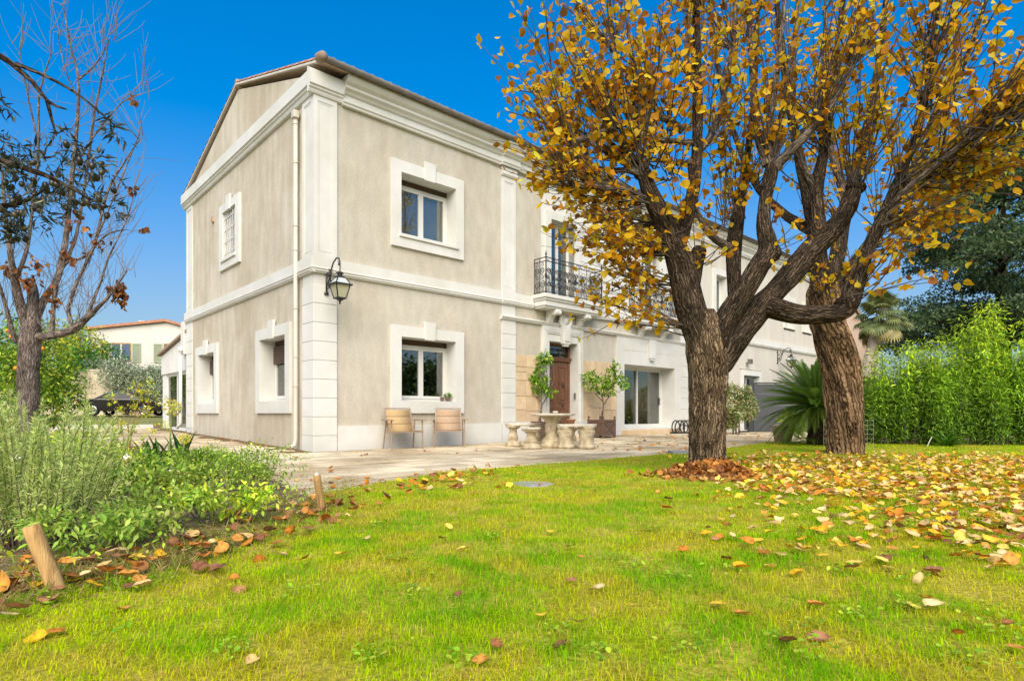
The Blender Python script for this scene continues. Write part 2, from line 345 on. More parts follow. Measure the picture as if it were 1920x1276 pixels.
# leaf templates: unit length along y
HEART_V = np.array([(0, .02, 0), (.26, -.02, .05), (.47, .24, .08), (.43, .58, .06), (.18, .86, .0), (0, 1.05, -.10), (-.18, .86, 0), (-.43, .58, .06), (-.47, .24, .08), (-.26, -.02, .05), (0, .45, -.03)])
HEART_F = np.array([(10, i, (i + 1) % 10) for i in range(10)])
CURL_V = HEART_V.copy(); CURL_V[:, 2] += .55 * (CURL_V[:, 0] ** 2) * 1.6 + .22 * (CURL_V[:, 1] - .5) ** 2
CURL2_V = HEART_V.copy(); CURL2_V[:, 2] += .5 * CURL_V[:, 0] * (CURL_V[:, 1]) + .3 * (CURL_V[:, 1] - .3) ** 2; CURL2_V[:, 0] *= .8
OVAL_V = np.array([(0, 0, 0), (.2, .3, .05), (.18, .65, .04), (0, 1, -.05), (-.18, .65, .04), (-.2, .3, .05), (0, .5, -.02)])
OVAL_F = np.array([(6, i, (i + 1) % 6) for i in range(6)])
LANCE_V = np.array([(0, 0, 0), (.09, .4, .02), (0, 1, -.08), (-.09, .4, .02)]); LANCE_F = np.array([(0, 1, 2), (0, 2, 3)])
NEEDLE_V = np.array([(.03, 0, 0), (.05, .5, 0), (0, 1, 0), (-.03, 0, 0), (-.05, .5, 0)]); NEEDLE_F = np.array([(0, 1, 4), (0, 4, 3), (1, 2, 4)])

# ------------------------------------------------------------------ ground, terrace, lawn, bed
def inpoly(x, y, poly):
    r = np.zeros(np.shape(x), bool); n = len(poly); j = n - 1
    for i in range(n):
        xi, yi = poly[i][:2]; xj, yj = poly[j][:2]
        r ^= ((yi > y) != (yj > y)) & (x < (xj - xi) * (y - yi) / (yj - yi + 1e-12) + xi); j = i
    return r
EDGE = [G(*q) for q in ((610, 928), (740, 903), (850, 886), (1000, 874), (1150, 861), (1290, 850), (1430, 832), (1458, 827))]
LAWN = [(-3.2, .3)] + [tuple(G(*q)[:2]) for q in ((-120, 1190), (110, 1118), (330, 1075), (480, 1010), (590, 965))] + [tuple(p[:2]) for p in EDGE] + [(9.0, 15.4), (26, 15.4), (26, .3)]
BED = [(-3.2, .3), (-9, .3), (-14, 7)] + [tuple(G(*q)[:2]) for q in ((-200, 838), (150, 838), (300, 843), (400, 855), (490, 885), (545, 925), (600, 940), (610, 962), (480, 1010), (330, 1075), (110, 1118), (-120, 1190))]
def gridsheet(name, xs, ys, zf, mat, mask=None):
    X, Y = np.meshgrid(xs, ys); nx, ny = len(xs), len(ys)
    v = np.stack([X, Y, zf(X, Y)], -1).reshape(-1, 3)
    i = np.arange(nx * ny).reshape(ny, nx)
    f = np.stack([i[:-1, :-1], i[:-1, 1:], i[1:, 1:], i[1:, :-1]], -1).reshape(-1, 4)
    if mask is not None:
        cx, cy = (X[:-1, :-1] + X[1:, 1:]) / 2, (Y[:-1, :-1] + Y[1:, 1:]) / 2
        f = f[mask(cx, cy).ravel()]
    return npmesh(name, v, f, mat, smooth=True)
gs = np.concatenate([np.linspace(-600, -60, 16), np.linspace(-55, 55, 90), np.linspace(60, 600, 16)])
tag(obj('ground', gridsheet('ground', gs, gs, lambda x, y: gz(x, y) - .06, 'ground')), 'rough grassy ground around the house and far away', 'ground', kind='structure')
def lawn_z(x, y): return .012 + .022 * (fbm(x * 1.3, y * 1.3, 3) - .3) + .012 * vn(x * 6, y * 6, 9)
tag(obj('lawn', gridsheet('lawn', np.arange(-4.5, 26, .09), np.arange(.3, 15.5, .09), lawn_z, 'lawn', lambda x, y: inpoly(x, y, LAWN))),
    'yellow green lawn in the foreground', 'lawn', kind='structure')
def bed_z(x, y): return .004 + .030 * fbm(x * 2, y * 2, 21) + .012 * vn(x * 9, y * 9, 5)
tag(obj('flower_bed', gridsheet('flower_bed', np.arange(-14.1, -1, .1), np.arange(.3, 13, .1), bed_z, 'soil', lambda x, y: inpoly(x, y, BED))),
    'dark soil of the flower bed on the left', 'flower bed', kind='structure')
# terrace: joint sheet + slabs on the house grid
ts = np.arange(-9.8, 22.1, .5); ss = np.arange(-13, 26.1, .5)
def terr_sheet():
    S_, T_ = np.meshgrid(ss, ts); x = C0[0] + S_ * U[0] + T_ * V[0]; y = C0[1] + S_ * U[1] + T_ * V[1]
    v = np.stack([x, y, gz(x, y) - .012], -1).reshape(-1, 3); i = np.arange(S_.size).reshape(S_.shape)
    f = np.stack([i[:-1, :-1], i[:-1, 1:], i[1:, 1:], i[1:, :-1]], -1).reshape(-1, 4)
    cs, ct = (S_[:-1, :-1] + S_[1:, 1:]) / 2, (T_[:-1, :-1] + T_[1:, 1:]) / 2
    keep = ((ct < .5) | (cs < .5)) & ~((ct > 12.5) & (cs < -9)) & (ct < 15)
    return npmesh('terrace', v, f[keep.ravel()], 'joint', smooth=True)
def grime(m, scale, lo, hi, seed=0.0):
    n = m.node_tree; b = n.nodes['Principled BSDF']; src = b.inputs['Base Color'].links[0].from_socket
    g = n.nodes.new('ShaderNodeNewGeometry'); no = n.nodes.new('ShaderNodeTexNoise'); no.inputs['Scale'].default_value = scale; no.inputs['Detail'].default_value = 7; no.inputs['Roughness'].default_value = .62
    ad = n.nodes.new('ShaderNodeVectorMath'); ad.inputs[1].default_value = (seed, seed, seed); n.links.new(g.outputs['Position'], ad.inputs[0]); n.links.new(ad.outputs[0], no.inputs['Vector'])
    r = n.nodes.new('ShaderNodeValToRGB'); r.color_ramp.elements[0].position = .40; r.color_ramp.elements[1].position = .58; r.color_ramp.elements[0].color = (*lo, 1); r.color_ramp.elements[1].color = (*hi, 1); n.links.new(no.outputs['Fac'], r.inputs[0])
    x = n.nodes.new('ShaderNodeVectorMath'); x.operation = 'MULTIPLY'; n.links.new(src, x.inputs[0]); n.links.new(r.outputs[0], x.inputs[1]); n.links.new(x.outputs[0], b.inputs['Base Color'])
grime(MT['slab'], .55, (.66, .60, .52), (1.05, 1.04, 1.0), 3.0)
grime(MT['white'], .8, (.93, .92, .88), (1.0, 1.0, 1.0)); grime(MT['gable_render'], .45, (.86, .83, .78), (1.05, 1.05, 1.05), 7.0); grime(MT['render'], .5, (.94, .92, .88), (1.02, 1.02, 1.02), 2.0)
terrace = tag(obj('terrace', terr_sheet()), 'pale limestone paved terrace around the house', 'terrace', kind='structure')
slabs = []
rr = random.Random(3); t = -9.0
while t < 13.5:
    wd = rr.choice((.34, .42, .5, .58)); s = -12.5 + rr.random()
    while s < 25:
        ln = rr.choice((.38, .5, .62, .75, .9))
        cx, cy = W(s + ln / 2, t + wd / 2)[:2]
        ok = (t + wd < .02 or s + ln < .0) and not (t > 12.3 and s < -9)
        vis = cy > 3 and abs(cx / cy) < .95
        inl = inpoly(np.array([cx]), np.array([cy]), LAWN)[0]; inb = inpoly(np.array([cx]), np.array([cy]), BED)[0]
        if ok and vis and not ((inl or inb) and min(np.hypot(cx - e[0], cy - e[1]) for e in EDGE) > .9): slabs.append((cy, s, t, ln, wd))
        s += ln
    t += wd
slabs.sort()
def slab_geo(mb, s, t, ln, wd, z, j=.018):
    a, b, c, d = s + j, s + ln - j, t + j, t + wd - j
    e = .006
    q = [(a, c, z - .03), (b, c, z - .03), (b, d, z - .03), (a, d, z - .03), (a, c, z - e), (b, c, z - e), (b, d, z - e), (a, d, z - e),
         (a + e, c + e, z), (b - e, c + e, z), (b - e, d - e, z), (a + e, d - e, z)]
    fs = [(8, 9, 10, 11)] + [(4 + i, 4 + (i + 1) % 4, 8 + (i + 1) % 4, 8 + i) for i in range(4)] + [(i, (i + 1) % 4, 4 + (i + 1) % 4, 4 + i) for i in range(4)]
    mb.add(q, fs)
cache = {}
rest = MB()
def slabmat_rest():
    m = MT['slab'].copy(); m.name = 'far_limestone'; n = m.node_tree
    for x in n.nodes:
        if x.type == 'TEX_COORD':
            for l in list(n.links):
                if l.from_node == x: n.links.new(x.outputs['Object'], l.to_socket)
    return m
for i, (cy, s, t, ln, wd) in enumerate(slabs):
    p = W(s + ln / 2, t + wd / 2); z = gxy(p) + rr.uniform(-.003, .003)
    if i < 300:
        k = (ln, wd)
        if k not in cache:
            b = MB(); slab_geo(b, -ln / 2, -wd / 2, ln, wd, 0); cache[k] = b.mesh('paving_stone', MT['slab'])
        obj('paving_stone', cache[k], terrace, (p[0], p[1], z), rot=(0, 0, HANG))
    else:
        b = MB(); slab_geo(b, s, t, ln, wd, z)
        rest.add([tuple(W(v[0], v[1], v[2])) for v in b.v], b.f)
tag(rest.build('paving', slabmat_rest(), terrace), kind='stuff')
kb = MB()
for i in range(12):
    a, b = W(-8.6 + i * .7, 12.55), W(-8.6 + (i + 1) * .7 - .012, 12.55); za, zb = gxy(a), gxy(b)
    kb.bar((a[0], a[1], za + .04), (b[0], b[1], zb + .04), .16, .16)
tag(kb.build('kerb', 'white'), 'low white kerb at the far edge of the paved path', 'kerb', kind='structure')

# ------------------------------------------------------------------ main house
house = empty('house', (C0[0], C0[1], 0), HANG, 'large two storey cream house with white trim and gable roof behind the lawn', 'house')
def hp(b, name, mat, smooth=False, loc=None, bevel=0, rot=None, parent=None): return b.build(name, mat, parent or house, smooth, loc, bevel, rot)
EPS = .02
win_out = [(1.76, 3.75, .76, 2.69), (1.76, 3.75, 4.43, 6.33)]
fr_holes = [(a + EPS, b - EPS, c + EPS, d - EPS) for a, b, c, d in win_out]
hp(MB().plate(.03, 6.44, -.3, 7.3, fr_holes, .03, .45), 'wall', 'render')
# centre bay: cream below the thin moulding, white above and around the sliding door
hp(MB().plate(6.44, 9.73, -.3, 3.6, [(6.46, 8.10, -.3, 3.05)], .032, .45), 'wall', 'render')
hp(MB().plate(9.73, 13.35, 3.05, 3.6, [], .034, .45), 'wall', 'render')
hp(MB().plate(6.44, 13.85, 3.6, 7.3, [(6.79, 7.79, 3.86, 6.2), (11.02, 12.02, 3.86, 6.2)], .028, .45), 'wall', 'white_wall')
wing_holes = [(15.6, 16.8, 4.43, 6.2), (21.85, 23.05, 4.5, 6.0), (23.9, 25.0, 4.5, 6.0), (17.75, 19.65, -.3, 2.55)]
hp(MB().plate(13.85, 25.6, -.3, 7.3, wing_holes, .03, .45), 'wall', 'wing')
hp(MB().box(25.2, 25.57, .45, 9.1, -.3, 7.3), 'wall', 'wing')
# side wall (local y = depth)
def side(b):                                     # plate made in (x=-t) space turned to the left facade
    q = MB(); q.v = [(y, -x, z) for x, y, z in b.v]; q.f = b.f; return q
swin = [(1.09, 3.13, .76, 2.71), (6.0, 8.06, .76, 2.71), (4.26, 5.82, 4.56, 6.29)]
sh = [(-b + EPS, -a - EPS, c + EPS, d - EPS) for a, b, c, d in swin]
hp(side(MB().plate(-9.15, -.45, -.3, 7.3, sh, .03, .45)), 'wall', 'gable_render')
gab = MB().prism([(0.1, 7.3), (9.05, 7.3), (9.05, 7.52), (4.56, 9.0), (0.1, 7.52)], lambda a, b, d: (d, a, b), .06, .45)
hp(gab, 'gable', 'gable_render')
hp(MB().box(.45, 25.2, 8.8, 9.15, -.3, 7.3), 'wall', 'wing')
hp(MB().plate(.52, 4.98, -.2, .5, [], -.02, .03), 'plinth', 'white', bevel=.008)
hp(MB().plate(5.5, 6.42, -.2, .54, [], -.035, .03), 'plinth', 'white', bevel=.008)
hp(MB().plate(8.14, 9.72, -.2, .54, [], -.035, .03), 'plinth', 'white', bevel=.008)
# corner pilaster: quoin blocks below, panelled shaft above
qb_c = MB().box(.0, .5, .0, .555, 0, .366).mesh('quoin_block', MT['white'])
qb_f = MB().box(0, .48, 0, .04, 0, .366).mesh('quoin_block', MT['white'])
qb_far = MB().box(0, .04, 0, .62, 0, .366).mesh('quoin_block', MT['white'])
core = MB().box(.012, .485, .014, .54, -.2, 3.55)
hp(core, 'pilaster', 'white')
hp(MB().box(5.012, 5.47, .014, .1, -.2, 3.55), 'pilaster', 'white')
hp(MB().box(13.372, 13.84, .014, .1, -.2, 3.55), 'pilaster', 'white')
hp(MB().box(.014, .1, 8.53, 9.14, -.2, 3.55), 'pilaster', 'white')
hp(MB().box(0, .5, 0, .555, -.2, .30), 'pilaster_base', 'white', bevel=.006)
hp(MB().box(5, 5.48, -.025, .04, -.2, .52), 'pilaster_base', 'white', bevel=.006)
for i in range(9):
    z = .31 + i * .378
    if z + .36 < 3.56:
        obj('quoin_block', qb_c, house, (0, 0, z), .006)
        obj('quoin_block', qb_far, house, (0, 8.52, z), .006)
for i in range(8):
    z = .53 + i * .378
    if z + .36 < 3.2:
        obj('quoin_block', qb_f, house, (5.0, 0, z), .006); obj('quoin_block', qb_f, house, (13.36, 0, z), .006)
def shaft(x0, x1, z0, z1, y=0.0):
    b = MB().plate(x0, x1, z0, z1, [(x0 + .09, x1 - .09, z0 + .12, z1 - .12)], y, y + .03)
    b.plate(x0 + .11, x1 - .11, z0 + .14, z1 - .14, [(x0 + .125, x1 - .125, z0 + .155, z1 - .155)], y + .006, y + .03)
    b.box(x0 + .085, x1 - .085, y + .012, y + .05, z0 + .115, z1 - .115); return b
hp(shaft(.0, .5, 3.86, 7.1), 'pilaster', 'white', bevel=.004)
hp(side(shaft(-.555, -.031, 3.86, 7.1)), 'pilaster', 'white', bevel=.004)
hp(MB().box(.06, .47, .06, .54, 3.86, 7.1), 'pilaster_core', 'white')
hp(shaft(5.0, 5.48, 3.86, 6.82), 'pilaster', 'white', bevel=.004)
hp(shaft(13.36, 13.84, 3.86, 6.82), 'pilaster', 'white', bevel=.004)
hp(side(shaft(-9.15, -8.52, 3.86, 7.1)), 'pilaster', 'white', bevel=.004)
# string course (band + moulding below) round both fronts
SP = [(-.03, 3.86), (.045, 3.86), (.045, 3.66), (.062, 3.65), (.062, 3.63), (.04, 3.615), (.05, 3.60), (.05, 3.585), (.025, 3.57), (.025, 3.555), (-.03, 3.545)]
hp(MB().extr(SP, -.05, 6.1, 'x'), 'string_course', 'white')
hp(MB().extr(SP, 8.5, 10.35, 'x').extr(SP, 12.7, 25.6, 'x'), 'string_course', 'white')
hp(MB().extr(SP, .031, 9.2, 'y'), 'string_course', 'white')
# raised blocks over the pilasters
hp(MB().extr([(o + .025, z) for o, z in SP], -.075, .53, 'x'), 'string_course_block', 'white')
hp(MB().extr([(o + .025, z) for o, z in SP], 4.97, 5.51, 'x'), 'string_course_block', 'white')
hp(MB().extr([(o + .025, z) for o, z in SP], -.073, .585, 'y'), 'string_course_block', 'white')
TP = [(-.03, 3.26), (.05, 3.26), (.085, 3.245), (.085, 3.215), (.06, 3.20), (.05, 3.17), (.02, 3.15), (-.03, 3.15)]
hp(MB().extr(TP, 4.95, 13.86, 'x'), 'door_moulding', 'white')
# main cornice, front
CP = [(-.03, 7.06), (.05, 7.06), (.06, 7.10), (.085, 7.12), (.085, 7.17), (.06, 7.19), (.06, 7.26), (.10, 7.28), (.13, 7.32), (.19, 7.36), (.19, 7.41), (.26, 7.46), (.31, 7.53), (.31, 7.58), (-.03, 7.60)]
hp(MB().extr(CP, .60, 25.7, 'x'), 'cornice', 'white')
CB = [(-.03, 7.08), (.03, 7.09), (.05, 7.13), (.05, 7.15), (.085, 7.18), (.085, 7.21), (.12, 7.23), (.12, 7.50), (.10, 7.52), (-.03, 7.60)]
hp(MB().extr(CB, -.12, .60, 'x'), 'cornice_block', 'white')
hp(MB().extr(CB, .031, 9.28, 'y'), 'cornice', 'white')
for a in (4.93, 13.29):
    hp(MB().extr([(o + .05, z) for o, z in CP], a, a + .62, 'x'), 'cornice_block', 'white')
    hp(MB().extr([(-.03, 6.82), (.03, 6.82), (.06, 6.86), (.06, 6.9), (.04, 6.92), (.04, 7.05), (-.03, 7.05)], a + .05, a + .57, 'x'), 'capital', 'white')
# roof
def roof_plane():
    b = MB(); x0, x1 = .05, 25.75
    for ya, yb, za, zb in ((-.33, 4.56, 7.585, 9.10), (9.45, 4.56, 7.585, 9.10)):
        b.prism([(ya, za), (yb, zb), (yb, zb + .06), (ya, za + .06)], lambda a, c, d: (d, a, c), x0, x1)
    return b
roof = hp(roof_plane(), 'roof', 'old_tile')
tile = MB()
n = 8; q = []
for k, (yy, r0) in enumerate(((0, .088), (.42, .072))):
    for j in range(n + 1):
        a = math.pi * j / n; q.append((r0 * math.cos(a), yy, r0 * math.sin(a) * .8))
for k, (yy, r0) in enumerate(((0, .072), (.42, .058))):
    for j in range(n + 1):
        a = math.pi * j / n; q.append((r0 * math.cos(a), yy, r0 * math.sin(a) * .8))
m_ = n + 1
tile.add(q, [(j, j + 1, m_ + j + 1, m_ + j) for j in range(n)] + [(2 * m_ + j, 3 * m_ + j, 3 * m_ + j + 1, 2 * m_ + j + 1) for j in range(n)] + [(j, 2 * m_ + j, 2 * m_ + j + 1, j + 1) for j in range(n)] + [(m_ + j, m_ + j + 1, 3 * m_ + j + 1, 3 * m_ + j) for j in range(n)])
tmesh = tile.mesh('roof_tile', MT['tile'], True)
omesh = tmesh.copy(); omesh.materials[0] = MT['old_tile']
sl_a = math.atan2(9.10 - 7.585, 4.56 + .33)
for i in range(14):                               # verge tiles along both slopes of the gable
    f = i / 14 * 5.05
    obj('roof_tile', tmesh if i % 3 else omesh, roof, (.07, -.30 + f * math.cos(sl_a), 7.655 + f * math.sin(sl_a)), rot=(sl_a, 0, 0))
    obj('roof_tile', tmesh if i % 3 else omesh, roof, (.07, 9.42 - f * math.cos(sl_a), 7.655 + f * math.sin(sl_a)), rot=(sl_a, 0, math.pi))
for i in range(120):                              # first course above the gutter
    obj('roof_tile', omesh, roof, (.24 + i * .212, -.36, 7.655), rot=(sl_a, 0, 0))
hp(MB().tube([(.03, -.42, 7.63), (.03, -.36, 7.67), (.03, -.20, 7.71), (.03, -.14, 7.73)], [.05, .10, .10, .06], 14), 'verge_end', 'old_tile', True)
for ya, yb in ((-.33, 4.56), (9.45, 4.56)): hp(MB().prism([(ya, 7.585), (yb, 9.10), (yb, 9.145), (ya, 7.63)], lambda a, c, d: (d, a, c), -.005, .049), 'verge', 'wing')
rt = MB()
for i in range(26): rt.tube([(i, 4.56, 9.13), (i + 1.02, 4.56, 9.15)], [.12, .10], 10)
hp(rt, 'ridge_tiles', 'old_tile', True)
gt = MB(); n = 10; q = []
for x in (.08, 25.7):
    for r0 in (.075, .066):
        for j in range(n + 1):
            a = math.pi + math.pi * j / n; q.append((x, -.39 + r0 * math.cos(a), 7.655 + r0 * math.sin(a)))
m_ = n + 1
gt.add(q, [(j, j + 1, 2 * m_ + j + 1, 2 * m_ + j) for j in range(n)] + [(m_ + j, 3 * m_ + j, 3 * m_ + j + 1, m_ + j + 1) for j in range(n)] + [(j, m_ + j, m_ + j + 1, j + 1) for j in range(n)] + [(2 * m_ + j, 2 * m_ + j + 1, 3 * m_ + j + 1, 3 * m_ + j) for j in range(n)])
hp(gt, 'gutter', 'zinc', True)
dp = MB().tube([(-.06, .72, 6.85), (-.06, .72, .22), (-.08, .72, .10), (-.20, .70, .05)], .044, 12)
dpo = hp(dp, 'downpipe', 'pipe', True)
for z in (6.7, 5.9, 4.6, 4.1, 2.9, 1.9, 1.3):
    hp(MB().lathe([(.046, 0), (.053, .005), (.053, .03), (.046, .035)], 12, (-.06, .72, z)), 'pipe_clip', 'pipe', True, parent=dpo)
hp(MB().box(-.13, -.01, .64, .80, 6.82, 6.98), 'hopper', 'pipe', bevel=.02, parent=dpo)
hp(MB().box(-.025, .04, 6.42, 6.54, 6.06, 6.22).box(-.03, .0, 6.45, 6.51, 6.10, 6.18), 'vent', 'old_tile')

# windows -------------------------------------------------------
def window(w2, z0, z1, o2, oz0, oz1, shutter, grille=False, key=True, ledge=True, room='interior'):
    """surround centred on x=0; outer half width w2, opening half width o2"""
    b = MB().plate(-w2, w2, z0, z1, [(-o2, o2, oz0, oz1)], -.035, .40)
    root = b.build('window', 'white', house, bevel=.006)
    y = .34 if not grille else .16
    if key: MB().prism([(-.13, oz1 - .03), (.13, oz1 - .03), (.16, z1 + .14), (-.16, z1 + .14)], lambda a, c, d: (a, d, c), -.065, -.002).build('keystone', 'white', root, bevel=.005)
    if ledge: MB().box(-o2 - .06, o2 + .06, -.075, -.036, oz0 - .075, oz0 - .002).build('sill', 'white', root, bevel=.008)
    top = oz1 - (.13 if shutter else 0)
    MB().plate(-o2, o2, oz0, top, [(-o2 + .055, o2 - .055, oz0 + .06, top - .05)], y, y + .06).build('frame', 'pvc', root, bevel=.004)
    if shutter:
        s_ = MB()
        for i in range(3): s_.box(-o2, o2, y + .005, y + .03, top + .004 + i * .042, top + .042 + i * .042)
        s_.build('roller_shutter', 'shutter_brown', root, bevel=.003)
    a0, a1, c0, c1 = -o2 + .055, o2 - .055, oz0 + .06, top - .05
    mid = 0.0
    for s0, s1 in ((a0 + .002, mid - .002), (mid + .002, a1 - .002)):
        MB().plate(s0, s1, c0 + .002, c1 - .002, [(s0 + .06, s1 - .06, c0 + .065, c1 - .06)], y - .015, y + .04).build('sash', 'pvc', root, bevel=.005)
        MB().box(s0 + .058, s1 - .058, y + .012, y + .018, c0 + .063, c1 - .058).build('pane', 'glass', root)
    MB().add([(-o2 - .3, .44, oz0 - .5), (o2 + .3, .44, oz0 - .5), (o2 + .3, 2.2, oz0 - .5), (-o2 - .3, 2.2, oz0 - .5), (-o2 - .3, .44, oz1 + .2), (o2 + .3, .44, oz1 + .2), (o2 + .3, 2.2, oz1 + .2), (-o2 - .3, 2.2, oz1 + .2)],
             [(0, 1, 2, 3), (4, 5, 6, 7), (1, 2, 6, 5), (2, 3, 7, 6), (3, 0, 4, 7)]).build('interior', room, root)
    if grille:
        g = MB()
        for i in range(7):
            x = -o2 + (i + .5) * 2 * o2 / 7; g.box(x - .011, x + .011, .02, .042, oz0, oz1)
        for k in range(4):
            z = oz0 + (k + .5) * (oz1 - oz0) / 4; g.box(-o2, o2, .014, .019, z - .012, z + .012)
            for i in range(7):
                x = -o2 + (i + .5) * 2 * o2 / 7; g.box(x - .02, x + .02, .008, .048, z - .035 + (i % 2) * .07, z - .015 + (i % 2) * .07)
        g.build('grille', 'pvc', root)
    return root
wg = window(.995, .76, 2.69, .75, 1.035, 2.45, True, ledge=False); wg.location = (2.755, 0, 0)
wu = window(.99, 4.43, 6.33, .755, 4.72, 6.075, True, room='pale_reflection')
MB().plate(-.74, .60, 4.73, 6.0, [], .425, .432).build('reflection_panel', 'pale_reflection', wu); wu.location = (2.755, 0, 0)  # added panel behind the panes, its pale colour stands in for reflected sky
for tc in (2.11, 7.03):
    c = copy_tree(wg, house); c.location = (0, tc, .0); c.rotation_euler = (0, 0, R(-90))
ws = window(.78, 4.56, 6.29, .51, 4.83, 6.07, False, True); ws.location = (0, 5.04, 0); ws.rotation_euler = (0, 0, R(-90))
# half lowered brown shutters behind the side windows
for o in house.children:
    if o.name.startswith('window') and abs(o.rotation_euler[2]) > 1 and o is not ws:
        s_ = MB()
        for i in range(9): s_.box(-.692, .692, .275, .297, 2.30 - .045 * (i + 1) + .004, 2.30 - .045 * i)
        s_.build('roller_shutter', 'shutter_brown', o, bevel=.003)
# French windows on the first floor, wing windows
def french(x0, x1, z0, z1, open_left=True):
    cx, hw = (x0 + x1) / 2, (x1 - x0) / 2
    root = MB().plate(-hw - .2, hw + .2, z0 - .02, z1 + .22, [(-hw, hw, z0, z1)], -.03, .38).build('window', 'white', house, loc=(cx, 0, 0), bevel=.006)
    MB().plate(-hw, hw, z0, z1, [(-hw + .05, hw - .05, z0 + .06, z1 - .05)], .24, .30).build('frame', 'pvc', root)
    for s0, s1 in ((-hw + .052, -.002), (.002, hw - .052)):
        MB().plate(s0, s1, z0 + .062, z1 - .052, [(s0 + .05, s1 - .05, z0 + .12, z1 - .11)], .235, .275).build('sash', 'pvc', root)
        MB().box(s0 + .048, s1 - .048, .25, .256, z0 + .118, z1 - .108).build('pane', 'glass', root)
    MB().add([(-hw - .1, .42, z0 - .1), (hw + .1, .42, z0 - .1), (hw + .1, 2, z0 - .1), (-hw - .1, 2, z0 - .1), (-hw - .1, .42, z1 + .1), (hw + .1, .42, z1 + .1), (hw + .1, 2, z1 + .1), (-hw - .1, 2, z1 + .1)],
             [(0, 1, 2, 3), (4, 5, 6, 7), (1, 2, 6, 5), (2, 3, 7, 6), (3, 0, 4, 7)]).build('interior', 'grey_room', root)
    return root
french(6.79, 7.79, 3.86, 6.1); french(11.02, 12.02, 3.86, 6.1)
french(15.8, 16.6, 4.6, 6.0); french(22.05, 22.85, 4.6, 5.8); french(24.1, 24.8, 4.6, 5.8)
wdoor = french(18.0, 19.4, .08, 2.3)
# entrance
ds = MB().plate(6.44, 8.12, -.2, 3.15, [(6.70, 7.87, -.2, 2.74)], -.04, .42)
surround = hp(ds, 'door_surround', 'white', bevel=.008)
for i, (a, d) in enumerate(((.03, .012), (.08, .022), (.13, .03))):
    MB().plate(6.44 + a, 8.12 - a, .54, 3.10 - a, [(6.44 + a + .025, 8.12 - a - .025, .54, 3.10 - a - .025)], -.04 - d, -.041).build('architrave', 'white', surround)
MB().plate(6.435, 8.125, -.2, .54, [(6.70, 7.87, -.2, .541)], -.085, -.041).build('plinth_block', 'white', surround, bevel=.008)
kz = MB().prism([(-.14, 2.68), (.14, 2.68), (.19, 3.16), (-.19, 3.16)], lambda a, c, d: (7.285 + a, d, c), -.16, -.045)
kz.prism([(-.10, 2.62), (.10, 2.62), (.10, 2.68), (-.10, 2.68)], lambda a, c, d: (7.285 + a, d, c), -.14, -.045)
kz.prism([(-.09, 2.76), (.09, 2.76), (.12, 3.08), (-.12, 3.08)], lambda a, c, d: (7.285 + a, d, c), -.185, -.158)
MB.build(kz, 'keystone', 'white', surround, bevel=.008)
med = MB(); q = []
for r0, d in ((.26, -.10), (.25, -.15), (.18, -.165), (.17, -.13), (.10, -.13), (.085, -.175), (.001, -.185)):
    for j in range(28):
        a = 2 * math.pi * j / 28; q.append((7.285 + r0 * math.cos(a), d, 3.34 + r0 * math.sin(a)))
med.add(q, [(i * 28 + j, i * 28 + (j + 1) % 28, (i + 1) * 28 + (j + 1) % 28, (i + 1) * 28 + j) for i in range(6) for j in range(28)])
med.prism([(-.26, 3.26), (.26, 3.26), (.26, 3.34), (-.26, 3.34)], lambda a, c, d: (7.285 + a, d, c), -.12, -.031)
med.build('medallion', 'white', surround, True)
door = hp(MB().plate(6.70, 7.87, -.05, 2.74, [(6.78, 7.79, 0, 2.66)], .26, .34), 'door', 'door', bevel=.005)
MB().box(6.72, 7.85, .20, .26, 2.24, 2.33).box(6.70, 7.87, .18, .26, 2.30, 2.345).build('transom_bar', 'door', door, bevel=.008)
MB().box(6.785, 7.785, .315, .32, 2.35, 2.655).build('pane', 'glass', door)
for k, (a, b) in enumerate(((6.785, 7.283), (7.287, 7.785))):
    leaf = MB().box(a, b, .27, .31, .02, 2.24)
    for z0, z1 in ((.15, .52), (.62, .92), (1.06, 2.10)):
        leaf.plate(a + .09, b - .09, z0, z1, [(a + .125, b - .125, z0 + .035, z1 - .035)], .250, .27)
        leaf.box(a + .165, b - .165, .248, .27, z0 + .075, z1 - .075)
    leaf.build('door_leaf', 'door', door, bevel=.008)
MB().tube([(7.53, .245, 1.62), (7.53, .21, 1.62), (7.49, .20, 1.56), (7.53, .195, 1.50), (7.57, .20, 1.56), (7.53, .21, 1.615)], .014, 8).build('knocker', 'iron', door, True)
MB().ball((7.53, .225, .99), .03, 10).build('knob', 'iron', door, True)
gr = MB()
def spiral(b, c, r0, turns, a0, plane, rad=.006, n=22, flip=1, sides=4):
    pts = []
    for i in range(n):
        f = i / (n - 1); a = a0 + flip * f * turns * 2 * math.pi; r1 = r0 * (1 - .88 * f)
        pts.append(plane(c[0] + r1 * math.cos(a), c[1] + r1 * math.sin(a)))
    b.tube(pts, rad, sides, False)
pf = lambda a, c: (a, .285, c)
for i in range(8):
    for k in (0, 1): spiral(gr, (6.85 + i * .125, 2.43 + k * .14), .065, 1.6, i * .9 + k * 2, pf, .008, flip=(-1) ** i)
gr.build('grille', 'iron', door)
hp(MB().box(7.80, 7.86, .02, .055, 1.18, 1.34), 'intercom', 'zinc', bevel=.006)
hp(MB().box(6.5, 8.05, -.32, .40, -.2, .10), 'doorstep', 'clad', bevel=.01)
